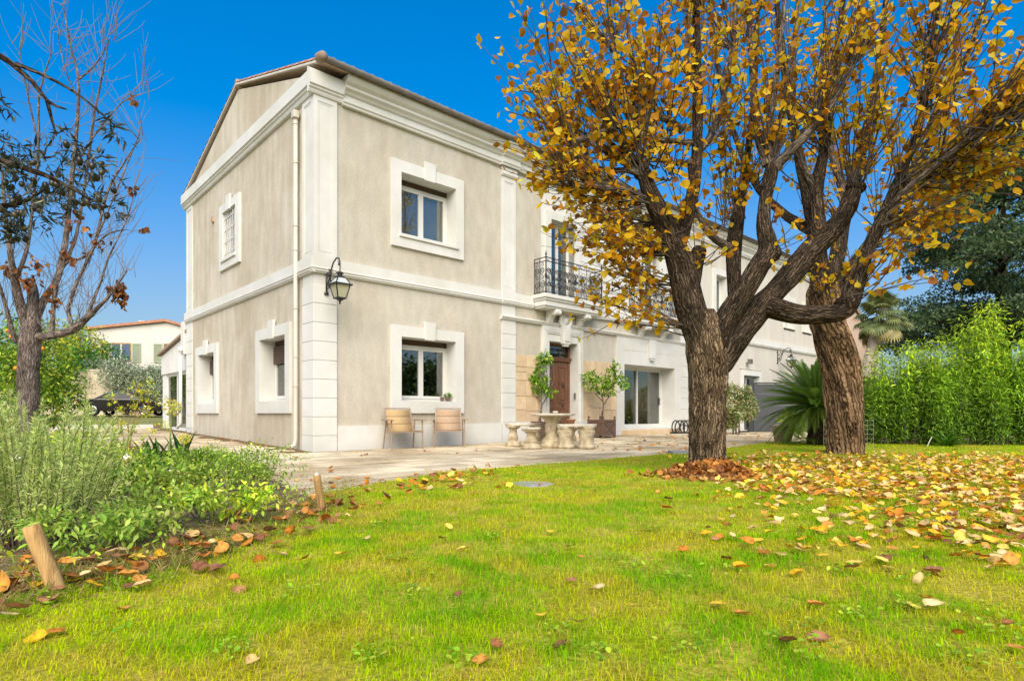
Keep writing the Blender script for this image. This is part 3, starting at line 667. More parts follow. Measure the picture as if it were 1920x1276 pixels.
# ochre stone cladding either side of the door
def clad(x0, x1, z0, z1, seed):
    rr = random.Random(seed); cell = []
    def split(a, b, c, d):
        w_, h = b - a, d - c
        if (w_ < .52 and h < .52 and (w_ < .36 or h < .36 or rr.random() < .5)) or w_ < .2 or h < .2: cell.append((a, b, c, d)); return
        if (w_ > h) == (rr.random() < .85): m = a + w_ * rr.uniform(.35, .65); split(a, m, c, d); split(m, b, c, d)
        else: m = c + h * rr.uniform(.35, .65); split(a, b, c, m); split(a, b, m, d)
    split(x0, x1, z0, z1)
    for a, b, c, d in cell:
        MB().box(a + .005, b - .005, .008 - rr.uniform(0, .006), .029, c + .005, d - .005).build('cladding_stone', 'clad', house, bevel=.005)
clad(5.485, 6.44, .54, 2.29, 4); clad(8.12, 9.73, .54, 2.30, 9)
# white bay with sliding door
bay = hp(MB().plate(9.73, 13.355, -.2, 3.15, [(10.1, 12.95, .28, 2.30)], -.02, .62), 'bay_surround', 'white', bevel=.006)
MB().box(10.1, 11.32, -.024, -.019, 2.745, 2.76).box(11.72, 12.98, -.024, -.019, 2.745, 2.76).build('groove', 'wing', bay)
MB().prism([(-.13, 2.55), (.13, 2.55), (.18, 3.15), (-.18, 3.15)], lambda a, c, d: (11.52 + a, d, c), -.13, -.021).prism([(-.08, 2.48), (.08, 2.48), (.09, 2.56), (-.09, 2.56)], lambda a, c, d: (11.52 + a, d, c), -.11, -.021).build('keystone', 'white', bay, bevel=.01)
hp(MB().box(9.95, 13.0, -.30, .55, -.2, .24), 'step', 'clad', bevel=.01)
sd_ = hp(MB().plate(10.1, 12.95, .28, 2.30, [(10.16, 12.89, .33, 2.24)], .50, .62), 'sliding_door', 'pvc', bevel=.004)
for a, b, y in ((10.16, 11.58, .56), (11.50, 12.89, .515)):
    MB().plate(a, b, .332, 2.238, [(a + .06, b - .06, .40, 2.18)], y, y + .04).build('sash', 'pvc', sd_, bevel=.004)
    MB().box(a + .058, b - .058, y + .015, y + .021, .398, 2.182).build('pane', 'glass', sd_)
MB().box(12.80, 12.835, .49, .515, 1.05, 1.30).build('handle', 'zinc', sd_)
cu = MB(); q = []
for i in range(60):
    x = 11.9 + i / 59 * .95; y = .95 + .05 * math.sin(i * .95) + .02 * math.sin(i * 2.3)
    q += [(x, y, .34), (x - .12 * (i < 18) * (1 - i / 18), y, 1.2), (x, y, 2.22)]
cu.add(q, [(i * 3 + k, i * 3 + 3 + k, i * 3 + 4 + k, i * 3 + 1 + k) for i in range(59) for k in (0, 1)])
cuo = cu.build('curtain', 'curtain', sd_, True); so_ = cuo.modifiers.new('thick', 'SOLIDIFY'); so_.thickness = .004
MB().add([(9.8, .64, .1), (13.2, .64, .1), (13.2, 4, .1), (9.8, 4, .1), (9.8, .64, 2.6), (13.2, .64, 2.6), (13.2, 4, 2.6), (9.8, 4, 2.6)], [(0, 1, 2, 3), (4, 5, 6, 7), (1, 2, 6, 5), (2, 3, 7, 6), (3, 0, 4, 7)]).build('interior', 'interior', sd_)
# balconies
def balcony(x0, x1):
    cx, hw = (x0 + x1) / 2, (x1 - x0) / 2
    b = MB().box(-hw - .1, hw + .1, -.52, -.001, 3.80, 3.90).box(-hw - .06, hw + .06, -.48, -.001, 3.74, 3.80).box(-hw - .03, hw + .03, -.44, -.001, 3.60, 3.74).box(-hw, hw, -.40, -.001, 3.55, 3.60)
    root = b.build('balcony', 'white', house, loc=(cx, 0, 0), bevel=.012)
    for x in (-.62, .62):
        q = MB()
        prof = [(0, 3.55), (.40, 3.55), (.42, 3.50), (.41, 3.43), (.36, 3.40), (.30, 3.41), (.24, 3.42), (.18, 3.38), (.12, 3.28), (.08, 3.20), (.0, 3.12)]
        q.prism(prof, lambda a, c, d: (d, -a, c), x - .09, x + .09)
        q.tube([(x - .11, -.36, 3.47), (x + .11, -.36, 3.47)], .062, 14)
        q.tube([(x - .10, -.09, 3.29), (x + .10, -.09, 3.29)], .04, 12)
        q.build('corbel', 'white', root, bevel=.006)
    r_ = MB(); z0, z1 = 3.90, 4.86; y = -.44
    for z in (z0 + .06, z1, z1 - .10):
        r_.bar((-hw, y, z), (hw, y, z), .025, .018)
        for x in (-hw, hw): r_.bar((x, y, z), (x, 0, z), .025, .018)
    for x in (-hw, hw):
        r_.lathe([(.022, 0), (.03, .05), (.018, .1), (.018, .40), (.034, .45), (.034, .50), (.018, .55), (.018, .93), (.03, .96), (.012, 1.0), (.03, 1.04), (.008, 1.10), (.012, 1.12), (.001, 1.15)], 8, (x, y, z0))
    ft = lambda a, c: (a, y, c)
    for x in np.linspace(-hw, hw, 8)[1:-1]: r_.bar((x, y, z0), (x, y, z1), .012, .012)
    npan = 7; pw = 2 * hw / npan
    for i in range(npan):
        c = -hw + (i + .5) * pw
        for sg in (-1, 1):
            spiral(r_, (c + sg * pw * .22, z0 + .26), pw * .24, 1.7, math.pi / 2, ft, .0125, flip=sg)
            spiral(r_, (c + sg * pw * .22, z0 + .62), pw * .24, 1.7, -math.pi / 2, ft, .0125, flip=-sg)
            spiral(r_, (c + sg * pw * .25, z0 + .44), pw * .16, 1.5, 0, ft, .011, flip=sg)
            spiral(r_, (c + sg * pw * .25, z1 - .05), .045, 1, 0, ft, .006, flip=sg, n=12)
            spiral(r_, (c + sg * pw * .25, z0 + .12), .05, 1.2, 2, ft, .007, flip=sg, n=12)
        r_.tube([ft(c + .055 * math.cos(a), z0 + .45 + .09 * math.sin(a)) for a in np.linspace(0, 2 * math.pi, 14)], .009, 4, False)
    r_.lathe([(.001, -.012), (.055, -.01), (.065, 0), (.055, .01), (.001, .012)], 14, (0, 0, 0))
    k0 = len(r_.v) - 70
    r_.v[k0:] = [(x, y - .01 + zz, z0 + .46 + yy * 1.3) for x, yy, zz in r_.v[k0:]]
    for x in (-hw, hw):
        fs_ = lambda a, c, x=x: (x, a, c)
        for c in (-.11, -.31):
            for zc in (.26, .62): spiral(r_, (c, z0 + zc), .10, 1.7, math.pi / 2 * (1 if zc < .4 else -1), fs_, .012)
            for zc in (.12, .44, .78): spiral(r_, (c, z0 + zc), .06, 1.4, 1, fs_, .007, n=14)
        r_.bar((x, -.21, z0), (x, -.21, z1), .012, .012); r_.bar((x, -.02, z0), (x, -.02, z1), .012, .012)
    r_.build('railing', 'iron', root)
    return root
bal = balcony(6.15, 8.45); b2 = copy_tree(bal, house); b2.location = (11.52, 0, 0)

# ------------------------------------------------------------------ annex at the far left corner
annex = empty('annex', W(.1, 9.2), HANG, 'low white lean to annex with glazed door beyond the far house corner', 'annex')
b = MB().plate(-3.45, -.02, -.2, 2.35, [(-2.95, -.45, .22, 2.08)], 0.02, .3)
side(b).build('wall', 'white_wall', annex)
for i in range(16):                              # vertical boards of the gable end
    x0 = .03 + i * .213; zt = 3.25 - .14 * (x0 + .1)
    MB().box(-.03, .05, x0, x0 + .20, 2.12, zt).build('board', 'white_wall', annex, bevel=.004)
MB().prism([(-.1, 3.29), (3.62, 2.79), (3.62, 2.85), (-.1, 3.36)], lambda a, c, d: (d, a, c), -.14, 3.0).build('roof', 'old_tile', annex)
MB().box(-.16, .25, -.02, .34, 2.6, 3.62).build('pier', 'white_wall', annex, bevel=.006)
MB().tube([(-.22, .10, 2.55), (-.22, .10, .45), (-.3, .2, .3)], .05, 10).build('downpipe', 'white_wall', annex, True)
MB().ball((-.2, .12, 2.75), .1, 10).build('hopper', 'white_wall', annex, True)
sdr = side(MB().plate(-2.95, -.45, .22, 2.08, [(-2.89, -1.72, .3, 2.02), (-1.66, -.51, .3, 2.02)], .06, .12)).build('sliding_door', 'pvc', annex)
side(MB().box(-2.9, -1.7, .085, .09, .29, 2.03)).build('pane', 'glass', sdr); side(MB().box(-1.68, -.5, .085, .09, .29, 2.03)).build('pane', 'glass', sdr)
MB().add([(.31, .3, .1), (.31, 3.1, .1), (3, 3.1, .1), (3, .3, .1), (.31, .3, 2.3), (.31, 3.1, 2.3), (3, 3.1, 2.3), (3, .3, 2.3)], [(0, 1, 2, 3), (4, 5, 6, 7), (1, 2, 6, 5), (2, 3, 7, 6), (3, 0, 4, 7)]).build('interior', 'neigh', sdr)

# ------------------------------------------------------------------ wall lanterns
def lantern():
    root = empty('wall_lantern')
    k = MB()                                     # wall bracket, wall at y=0, arm reaches -y
    k.tube([(0, -.015, .42), (0, -.02, -.06)], .018, 8); k.box(-.035, .035, -.03, 0, .38, .46); k.box(-.04, .04, -.035, 0, -.09, -.04)
    pts = [(0, -.03, .12), (0, -.10, .13), (0, -.16, .22), (0, -.22, .36), (0, -.32, .50), (0, -.46, .57), (0, -.56, .54), (0, -.60, .45), (0, -.58, .40), (0, -.545, .42)]
    k.tube(pts, .015, 6)
    k.tube([(0, -.03, .02), (0, -.13, .03), (0, -.19, .12), (0, -.21, .26), (0, -.27, .38)], .012, 6)
    pl = lambda a, c: (0, a, c)
    spiral(k, (-.10, .10), .06, 1.4, 0, pl, .009); spiral(k, (-.08, .29), .06, 1.4, 1, pl, .009); spiral(k, (-.15, .36), .05, 1.2, 1, pl, .009); spiral(k, (-.55, .44), .05, 1.2, 1, pl, .010)
    k.build('bracket', 'iron', root, True)
    c = (0, -.60)
    def frus(b, r0, z0, r1, z1): b.add([(c[0] + i * r0, c[1] + j * r0, z0) for i, j in ((-1, -1), (1, -1), (1, 1), (-1, 1))] + [(c[0] + i * r1, c[1] + j * r1, z1) for i, j in ((-1, -1), (1, -1), (1, 1), (-1, 1))], [(0, 1, 5, 4), (1, 2, 6, 5), (2, 3, 7, 6), (3, 0, 4, 7), (0, 3, 2, 1), (4, 5, 6, 7)])
    cap = MB(); cap.tube([(c[0], c[1], .44), (c[0], c[1], .26)], .010, 8)
    cap.lathe([(.01, .29), (.035, .275), (.075, .25), (.075, .24), (.045, .235), (.045, .205), (.06, .19), (.075, .17)], 14, (c[0], c[1], 0)); cap.build('cap', 'iron', root)
    f_ = MB(); zt, zm, zb = .165, .02, -.24; rt_, rm, rb = .075, .155, .085
    for i, j in ((-1, -1), (1, -1), (1, 1), (-1, 1)):
        f_.bar((c[0] + i * rt_, c[1] + j * rt_, zt), (c[0] + i * rm, c[1] + j * rm, zm), .018, .018)
        f_.bar((c[0] + i * rm * .93, c[1] + j * rm * .93, zm), (c[0] + i * rb, c[1] + j * rb, zb), .02, .02)
    for (i, j), (k_, l) in (((-1, -1), (1, -1)), ((1, -1), (1, 1)), ((1, 1), (-1, 1)), ((-1, 1), (-1, -1))):
        f_.bar((c[0] + i * rm * 1.1, c[1] + j * rm * 1.1, zm), (c[0] + k_ * rm * 1.1, c[1] + l * rm * 1.1, zm), .03, .025)
        f_.bar((c[0] + i * rb, c[1] + j * rb, zb), (c[0] + k_ * rb, c[1] + l * rb, zb), .022, .022)
        f_.bar((c[0] + i * rt_, c[1] + j * rt_, zt), (c[0] + k_ * rt_, c[1] + l * rt_, zt), .018, .018)
    f_.lathe([(.085, -.25), (.06, -.275), (.025, -.29), (.02, -.31), (.012, -.33), (.02, -.345), (.001, -.36)], 12, (c[0], c[1], 0)); f_.build('frame', 'iron', root)
    b1 = MB(); frus(b1, rb - .004, zb + .012, rm * .91, zm - .012); b1.build('pane', 'lampglass', root)
    b1 = MB(); frus(b1, rm - .008, zm + .014, rt_ - .004, zt - .01); b1.build('roof_pane', 'lampglass_top', root)
    return root
la = lantern(); tag(la, 'black iron wall lantern on the white corner pillar of the house', 'lantern', 'wall lanterns on the house')
la.location = W(.26, 0, 3.22); la.rotation_euler = (0, 0, HANG)
lb = copy_tree(la); tag(lb, 'small far wall lantern above the cycad near the grey gate', 'lantern', 'wall lanterns on the house')
lb.location = W(21.2, .03, 3.03); lb.rotation_euler = (0, 0, HANG)
fl = empty('floodlight', W(18.3, .03, 2.85), HANG, 'small floodlight fixed on the pale wall above the glazed wing door', 'floodlight')
MB().box(-.03, .03, -.10, 0, -.02, .02).build('arm', 'white', fl)
MB().box(-.11, .11, -.24, -.10, -.09, .10).build('lamp_head', 'zinc', fl, bevel=.02)

# ------------------------------------------------------------------ neighbour house, garden wall, car, other buildings
def far_house():
    d = 45.0; gz0 = .7
    p = P(272, 700, d); root = empty('neighbour_house', (p[0], d, gz0), R(8), 'neighbouring white house with sage green shutters beyond the garden wall', 'house')
    hw = 3.75 ; top = 6.35
    poly = [(-hw, 0), (hw, 0), (hw, top), (1.5, top + .62), (-hw, top - .05)]
    MB().prism(poly, lambda a, c, q: (a, q, c), 0, 9).build('wall', 'neigh', root)
    rb = MB()
    rb.prism([(-hw - .35, top - .08), (1.5, top + .64), (1.5, top + .84), (-hw - .35, top + .10)], lambda a, c, q: (a, q, c), -.25, 9.3)
    rb.prism([(1.5, top + .64), (hw + .3, top - .05), (hw + .3, top + .13), (1.5, top + .84)], lambda a, c, q: (a, q, c), -.25, 9.3)
    rb.build('roof', 'tile', root)
    MB().box(-1.6, -.6, 3, 3.6, top + .1, top + 1.0).box(-1.75, -.45, 2.9, 3.7, top + 1.0, top + 1.12).build('chimney', 'neigh', root)
    for cx, wd in ((-1.65, 1.25), (1.95, 1.15)):
        z0, z1 = 3.95, 5.25
        wn = MB().plate(cx - wd / 2 - .06, cx + wd / 2 + .06, z0 - .06, z1 + .1, [(cx - wd / 2, cx - .05, z0, z1), (cx + .05, cx + wd / 2, z0, z1)], -.03, -.002).build('window', 'post_old', root)
        MB().box(cx - wd / 2, cx + wd / 2, -.012, -.004, z0, z1).build('pane', M('far_pane', (.10, .13, .22), None, .1, spec=.8), wn)
        MB().box(cx - .06, cx + .06, -.035, -.005, z0, z1).build('mullion', 'neigh', wn)
        MB().box(cx - wd / 2 - .15, cx + wd / 2 + .15, -.12, -.002, z0 - .16, z0 - .07).build('sill', 'neigh', wn)
        for x in ((cx - wd / 2 - .72, cx + wd / 2 + .14) if cx < 0 else (cx - wd / 2 - .76,)):
            s_ = MB().plate(x, x + .6, z0 - .05, z1 + .08, [(x + .06, x + .54, z0 + .03, z1)], -.06, -.002)
            for i in range(18): s_.box(x + .06, x + .54, -.045, -.02, z0 + .04 + i * .072, z0 + .09 + i * .072)
            s_.build('shutter', 'sage', root)
        if cx < 0: MB().bar((cx - wd / 2, -.06, z0 + .42), (cx + wd / 2, -.06, z0 + .42), .03, .03).bar((cx - wd / 2, -.06, z0 + .28), (cx + wd / 2, -.06, z0 + .28), .03, .03).build('guard_rail', 'chrome', root)
far_house()
gwb = MB(); a, b = P(20, 720, 37.5), P(330, 720, 39)
gwb.bar((a[0] - 6, a[1], 1.85), (b[0] + 3, b[1], 1.85), .3, 3.3).bar((a[0] - 6, a[1], 3.53), (b[0] + 3, b[1], 3.53), .42, .1)
tag(gwb.build('garden_wall', 'gwall'), 'ochre rendered garden wall behind the parked black car', 'wall')
pk = empty('pink_building', (19.2, 34, 0), R(-12), 'pinkish rendered building glimpsed right of the twisted trunk', 'building')
MB().prism([(-4, 0), (1.5, 0), (1.5, 4.4), (.3, 6.6), (-4, 6.9)], lambda a, c, q: (a, q, c), 0, 8).build('wall', 'pink', pk)
MB().prism([(-4.2, 6.9), (.35, 6.6), (1.75, 4.3), (1.75, 4.45), (.4, 6.75), (-4.2, 7.06)], lambda a, c, q: (a, q, c), -.2, 8.2).build('roof', 'old_tile', pk)

def car():
    d = 35.5; p = P(238, 778, d); g0 = gxy((p[0], d))
    root = empty('parked_car', (p[0], d, g0), R(6), 'black saloon car parked in front of the garden wall on the left', 'car')
    prof = [(-2.3, .35), (-2.32, .62), (-2.25, .86), (-2.0, .94), (-1.45, .99), (-.75, 1.32), (-.1, 1.42), (.5, 1.38), (1.15, 1.05), (1.3, .98), (2.0, .86), (2.28, .68), (2.32, .4), (2.2, .28), (-2.2, .28)]
    q = MB(); ws = []
    secs = [(-.90, .93), (-.82, 1.0), (.82, 1.0), (.90, .93)]
    k = len(prof); vv = []
    for yy, _ in secs:
        for x, z in prof:
            tap = .14 * max(0, z - .95) / .45
            s_ = (1 - tap - (.0 if abs(yy) < .85 else 0)); xx = x * (1 if abs(yy) < .85 else .985)
            vv.append((xx, yy * s_, z - (.0 if abs(yy) < .85 else .02 * (z > .9))))
    q.add(vv, [(i * k + j, i * k + (j + 1) % k, (i + 1) * k + (j + 1) % k, (i + 1) * k + j) for i in range(3) for j in range(k)] + [tuple(range(k - 1, -1, -1)), tuple(range(3 * k, 4 * k))])
    body = q.build('body', 'carpaint', root, bevel=.03)
    g = MB().prism([(-1.25, 1.02), (-.72, 1.27), (-.1, 1.35), (.45, 1.31), (1.0, 1.03)], lambda a, c, q_: (a, q_ * (1 - .10 * max(0, c - .98) / .4), c), -.915, -.875)
    g.build('side_window', M('car_glass', (.012, .014, .016), None, .12, spec=.3), root)
    tr = MB(); tr.tube([(-1.3, -.915, 1.0), (-.74, -.87, 1.30), (-.1, -.855, 1.385), (.5, -.86, 1.34), (1.1, -.91, 1.02)], .016, 6); tr.build('window_trim', 'chrome', root)
    MB().box(-2.34, -2.1, -.86, -.45, .72, .86).build('tail_light', 'redlamp', root, bevel=.02)
    MB().box(2.1, 2.3, -.86, -.5, .62, .76).build('headlight', 'chrome', root, bevel=.02)
    MB().box(-.25, -.02, -.935, -.90, .82, .86).build('door_handle', 'chrome', root)
    for x in (-1.42, 1.42):
        for s_ in (-1, 1):
            wt = MB(); pf_ = [(.20, -.11), (.32, -.11), (.335, -.06), (.335, .06), (.32, .11), (.20, .11)]
            v = []
            for r_, h in pf_:
                for j in range(24): a = 2 * math.pi * j / 24; v.append((x + r_ * math.cos(a), s_ * .82 + h, .335 + r_ * math.sin(a)))
            wt.add(v, [(i * 24 + j, i * 24 + (j + 1) % 24, ((i + 1) % 6) * 24 + (j + 1) % 24, ((i + 1) % 6) * 24 + j) for i in range(6) for j in range(24)])
            wh = wt.build('wheel', 'rubber', root)
            rm = MB(); yy = s_ * .925
            for j in range(10): a = 2 * math.pi * j / 10; rm.bar((x, yy, .335), (x + .23 * math.cos(a), yy, .335 + .23 * math.sin(a)), .035, .03)
            rm.tube([(x + .23 * math.cos(a), yy, .335 + .23 * math.sin(a)) for a in np.linspace(0, 2 * math.pi, 25)], .018, 5, False)
            rm.build('rim', 'chrome', wh)
car()

# ------------------------------------------------------------------ gate and bits by it
gt0 = P(1403, 808, 24.2); gate = empty('sliding_gate', (gt0[0], 24.2, gxy(gt0)), 0, 'anthracite grey sliding gate behind the cycad', 'gate')
MB().box(0, .20, -.06, .14, 0, 2.16).build('post', 'gate_dark', gate, bevel=.01)
for k, (z0, z1) in enumerate(((.06, .60), (.61, 1.08), (1.09, 1.55), (1.56, 1.93))):
    MB().box(.34, 5.2, .0, .05, z0, z1).build('board', 'gate', gate, bevel=.008)
MB().box(.22, .34, -.03, .08, .03, 1.95).box(.22, 5.3, -.04, .09, 1.95, 2.01).box(.22, 5.3, -.02, .07, .0, .06).build('frame', 'gate', gate, bevel=.008)
MB().lathe([(.001, -.03), (.08, -.03), (.08, .03), (.001, .03)], 14).build('roller', 'gate_dark', gate, loc=(1.15, 0, .0), rot=(R(90), 0, 0))

# ------------------------------------------------------------------ terrace furniture
def chair(sling):
    root = empty('armchair')
    w_, bw = .335, .28
    for sx in (-1, 1):
        MB().bar((sx * w_, -.30, 0), (sx * w_, -.27, .60), .026, .026).build('leg', 'chair_frame', root, bevel=.004)
        MB().bar((sx * w_, .27, 0), (sx * (w_ - .02), .12, .60), .026, .026).build('leg', 'chair_frame', root, bevel=.004)
        MB().bar((sx * bw, .10, .37), (sx * bw, .34, .86), .03, .026).build('back_rail', 'chair_frame', root, bevel=.004)
        MB().bar((sx * w_, -.31, .375), (sx * (w_ - .02), .14, .355), .026, .04).build('side_rail', 'chair_frame', root, bevel=.004)
        MB().prism([(-.05, -.36), (.05, -.36), (.055, -.2), (.035, .26), (-.035, .26), (-.055, -.2)], lambda a, c, q: (sx * (w_ + .02) + a, c, q), .60, .625).build('armrest', 'chair_frame', root, bevel=.006)
    MB().bar((-w_, -.29, .36), (w_, -.29, .36), .03, .026).build('cross_bar', 'chair_frame', root, bevel=.004)
    MB().bar((-bw, .335, .855), (bw, .335, .855), .03, .026).build('cross_bar', 'chair_frame', root, bevel=.004)
    def pad(u0, u1, pt, nrm):
        q = MB(); n = 10; v = []
        for k in range(2):
            for i in range(n + 1):
                f = i / n; puff = (.014 * abs(math.sin(f * math.pi)) + .004) * (1 if k else -.6); c = pt(u0 + (u1 - u0) * f)
                for sx in (-1, 1): v.append((sx * .265, c[1] + nrm[1] * puff, c[2] + nrm[2] * puff))
        m = 2 * (n + 1)
        fs = [(k * m + i * 2, k * m + i * 2 + 1, k * m + i * 2 + 3, k * m + i * 2 + 2) for k in (0, 1) for i in range(n)]
        fs += [(i * 2 + s_, i * 2 + 2 + s_, m + i * 2 + 2 + s_, m + i * 2 + s_) for i in range(n) for s_ in (0, 1)] + [(0, 1, m + 1, m), (m - 2, m - 1, 2 * m - 1, 2 * m - 2)]
        return q.add(v, fs)
    bp = lambda f: (0, .10 + .235 * f, .36 + .48 * f); sp = lambda f: (0, -.28 + .39 * f, .385 - .03 * f - .012 * math.sin(f * math.pi))
    for a, b in ((0.02, .33), (.34, .66), (.67, .97)): pad(a, b, bp, (0, -.9, .43)).build('back_panel', sling, root, True)
    for a, b in ((0, .49), (.5, 1)): pad(a, b, sp, (0, .05, 1)).build('seat_panel', sling, root, True)
    return root
ca = chair('sling'); tag(ca, 'beige sling garden armchair left of the pair, turned towards the lawn', 'armchair', 'garden armchairs under the ground floor window')
ca.location = (-2.31, 12.60, gxy((-2.31, 12.60))); ca.rotation_euler = (0, 0, R(30))
cb = chair('sling_b'); tag(cb, 'tan sling garden armchair right of the pair, facing straight ahead', 'armchair', 'garden armchairs under the ground floor window')
cb.location = (-1.41, 13.28, gxy((-1.41, 13.28))); cb.rotation_euler = (0, 0, R(8))

def noisy(b, amp, sc, seed):
    v = np.array(b.v); n = fbm(v[:, 0] * sc + v[:, 2] * sc * .7, v[:, 1] * sc + v[:, 2] * sc, seed, 2) - .5
    c = v.mean(0); d = v - c; d[:, 2] = 0; d /= (np.linalg.norm(d, axis=1, keepdims=True) + 1e-6)
    b.v = [tuple(q) for q in v + d * n[:, None] * amp]; return b
def baluster(h, r):
    pr = [(1.15, 0), (1.15, .09), (1.02, .11), (1.0, .13), (1.04, .17), (.94, .21), (.66, .24), (.60, .27), (.70, .34), (.70, .44), (.56, .60), (.46, .72), (.54, .75), (.46, .78), (.62, .84), (.84, .91), (1.0, .94), (1.0, 1.0)]
    b = MB(); n = 40; v = []
    for i, (k, z) in enumerate(pr):
        for j in range(n):
            a = 2 * math.pi * j / n; fl = 1 + (.035 * math.cos(a * 10) if .25 < z < .75 else 0); v.append((r * k * fl * math.cos(a), r * k * fl * math.sin(a), z * h))
    b.add(v, [(i * n + j, i * n + (j + 1) % n, (i + 1) * n + (j + 1) % n, (i + 1) * n + j) for i in range(len(pr) - 1) for j in range(n)] + [tuple(range(n - 1, -1, -1)), tuple(range((len(pr) - 1) * n, len(pr) * n))])
    return noisy(b, .022, 14, 4)
def disc_top(r, z0, z1, n=48):
    return MB().lathe([(r * .55, z0 - .012), (r * .9, z0), (r * .97, z0 + .008), (r, z0 + .02), (r * .985, (z0 + z1) / 2), (r, z1 - .015), (r * .985, z1 - .003), (r * .95, z1), (r * .5, z1 + .002), (.001, z1 + .002)], n)
tb = P(1036, 800, 13.1); tz = gxy(tb)
tab = empty('stone_table', (tb[0], tb[1], tz), .3, 'round carved stone pedestal table in front of the brown door', 'table')
noisy(disc_top(.49, .695, .745), .012, 20, 2).build('table_top', 'stone_top', tab, True)
pr = [(.30, 0), (.30, .06), (.27, .09), (.25, .10), (.26, .14), (.22, .19), (.16, .23), (.15, .27), (.165, .30), (.155, .33), (.15, .46), (.17, .50), (.15, .53), (.16, .56), (.22, .63), (.26, .68), (.26, .695)]
b = MB().lathe(pr, 32); noisy(b, .02, 14, 8).build('pedestal', 'stone', tab, True)
for j in range(8):
    a = 2 * math.pi * j / 8; MB().bar((.157 * math.cos(a), .157 * math.sin(a), .33), (.157 * math.cos(a), .157 * math.sin(a), .47), .05, .03, up=(math.cos(a), math.sin(a), 0)).build('carved_panel', 'stone', tab, bevel=.008)
MB().lathe([(.03, 0), (.055, .01), (.065, .035), (.055, .05), (.03, .035), (.001, .03)], 14).build('stone_dish', 'stone_top', None, True, loc=(tb[0] + .07, tb[1] + .1, tz + .747))
tag(bpy.data.objects['stone_dish'], 'small round stone dish on the table top', 'dish')
def drum(h, r):
    pr = [(1.0, 0), (1.0, .12), (.93, .16), (.84, .19), (.87, .24), (.82, .30), (.80, .45), (.86, .6), (.95, .74), (.97, .82), (.88, .88), (.92, .92), (1.0, .96), (1.0, 1.0)]
    b = MB().lathe([(r * a, h * z) for a, z in pr], 40)
    v = []
    for x, y, z in b.v: a = math.atan2(y, x); k = 1 + (.05 * math.sin(a * 9 + z * 26) if .2 < z / h < .85 else 0); v.append((x * k, y * k, z))
    b.v = v; return noisy(b, .03, 14, 5)
def bench(name, px, d, ang, label, half=.42, arc=.16, wd=.30, h=.46, fat=.11, offs=(-.26, .26), mat='stone', foot=None):
    p = P(px, 800, d); root = empty(name, (p[0], p[1], gxy(p)), ang, label, 'bench' if 'bench' in name else 'stool', 'carved stone seats round the stone table')
    n = 20; q = MB(); v = []
    prof = [(-.5, .0), (-.52, .02), (-.5, .05), (-.46, .062), (.46, .062), (.5, .05), (.52, .02), (.5, 0)]
    for i in range(n + 1):
        f = i / n * 2 - 1; sc = math.sqrt(max(0.0, 1 - abs(f) ** 8)) * .999 + .001
        for o_, z in prof: v.append((f * half, arc * (f * f - .5) + o_ * wd * sc, h + z))
    k = len(prof)
    q.add(v, [(i * k + j, i * k + (j + 1) % k, (i + 1) * k + (j + 1) % k, (i + 1) * k + j) for i in range(n) for j in range(k)] + [tuple(range(k - 1, -1, -1)), tuple(range(n * k, (n + 1) * k))])
    noisy(q, .012, 20, 6).build('seat', 'stone_top', root, True)
    for o_ in offs:
        (foot or baluster)(h, fat).build('pedestal', mat, root, True, loc=(o_, arc * ((o_ / half) ** 2 - .5), 0))
    return root
bench('stone_bench', 984, 13.55, R(8), 'slender curved stone bench at the left of the stone table', .44, .12, .30, .46, .16, (-.27, .27))
ps = P(996, 800, 12.75)
st_ = empty('stone_stool', (ps[0], ps[1], gxy(ps)), 0, 'small round stone stool between the left bench and the table', 'stool', 'carved stone seats round the stone table')
noisy(disc_top(.215, .40, .45), .01, 20, 3).build('seat', 'stone_top', st_, True); baluster(.395, .19).build('pedestal', 'stone', st_, True)
bench('stone_bench', 1081, 12.75, R(-6), 'thick curved stone bench with two drum pedestals at the right of the table', .43, .12, .34, .46, .185, (-.23, .21), foot=drum)
ps = P(1071, 800, 13.7)
st2 = empty('stone_stool', (ps[0], ps[1], gxy(ps)), 0, 'stone stool mostly hidden behind the right hand stone bench', 'stool', 'carved stone seats round the stone table')
noisy(disc_top(.215, .40, .45), .01, 20, 3).build('seat', 'stone_top', st2, True); baluster(.395, .17).build('pedestal', 'stone', st2, True)

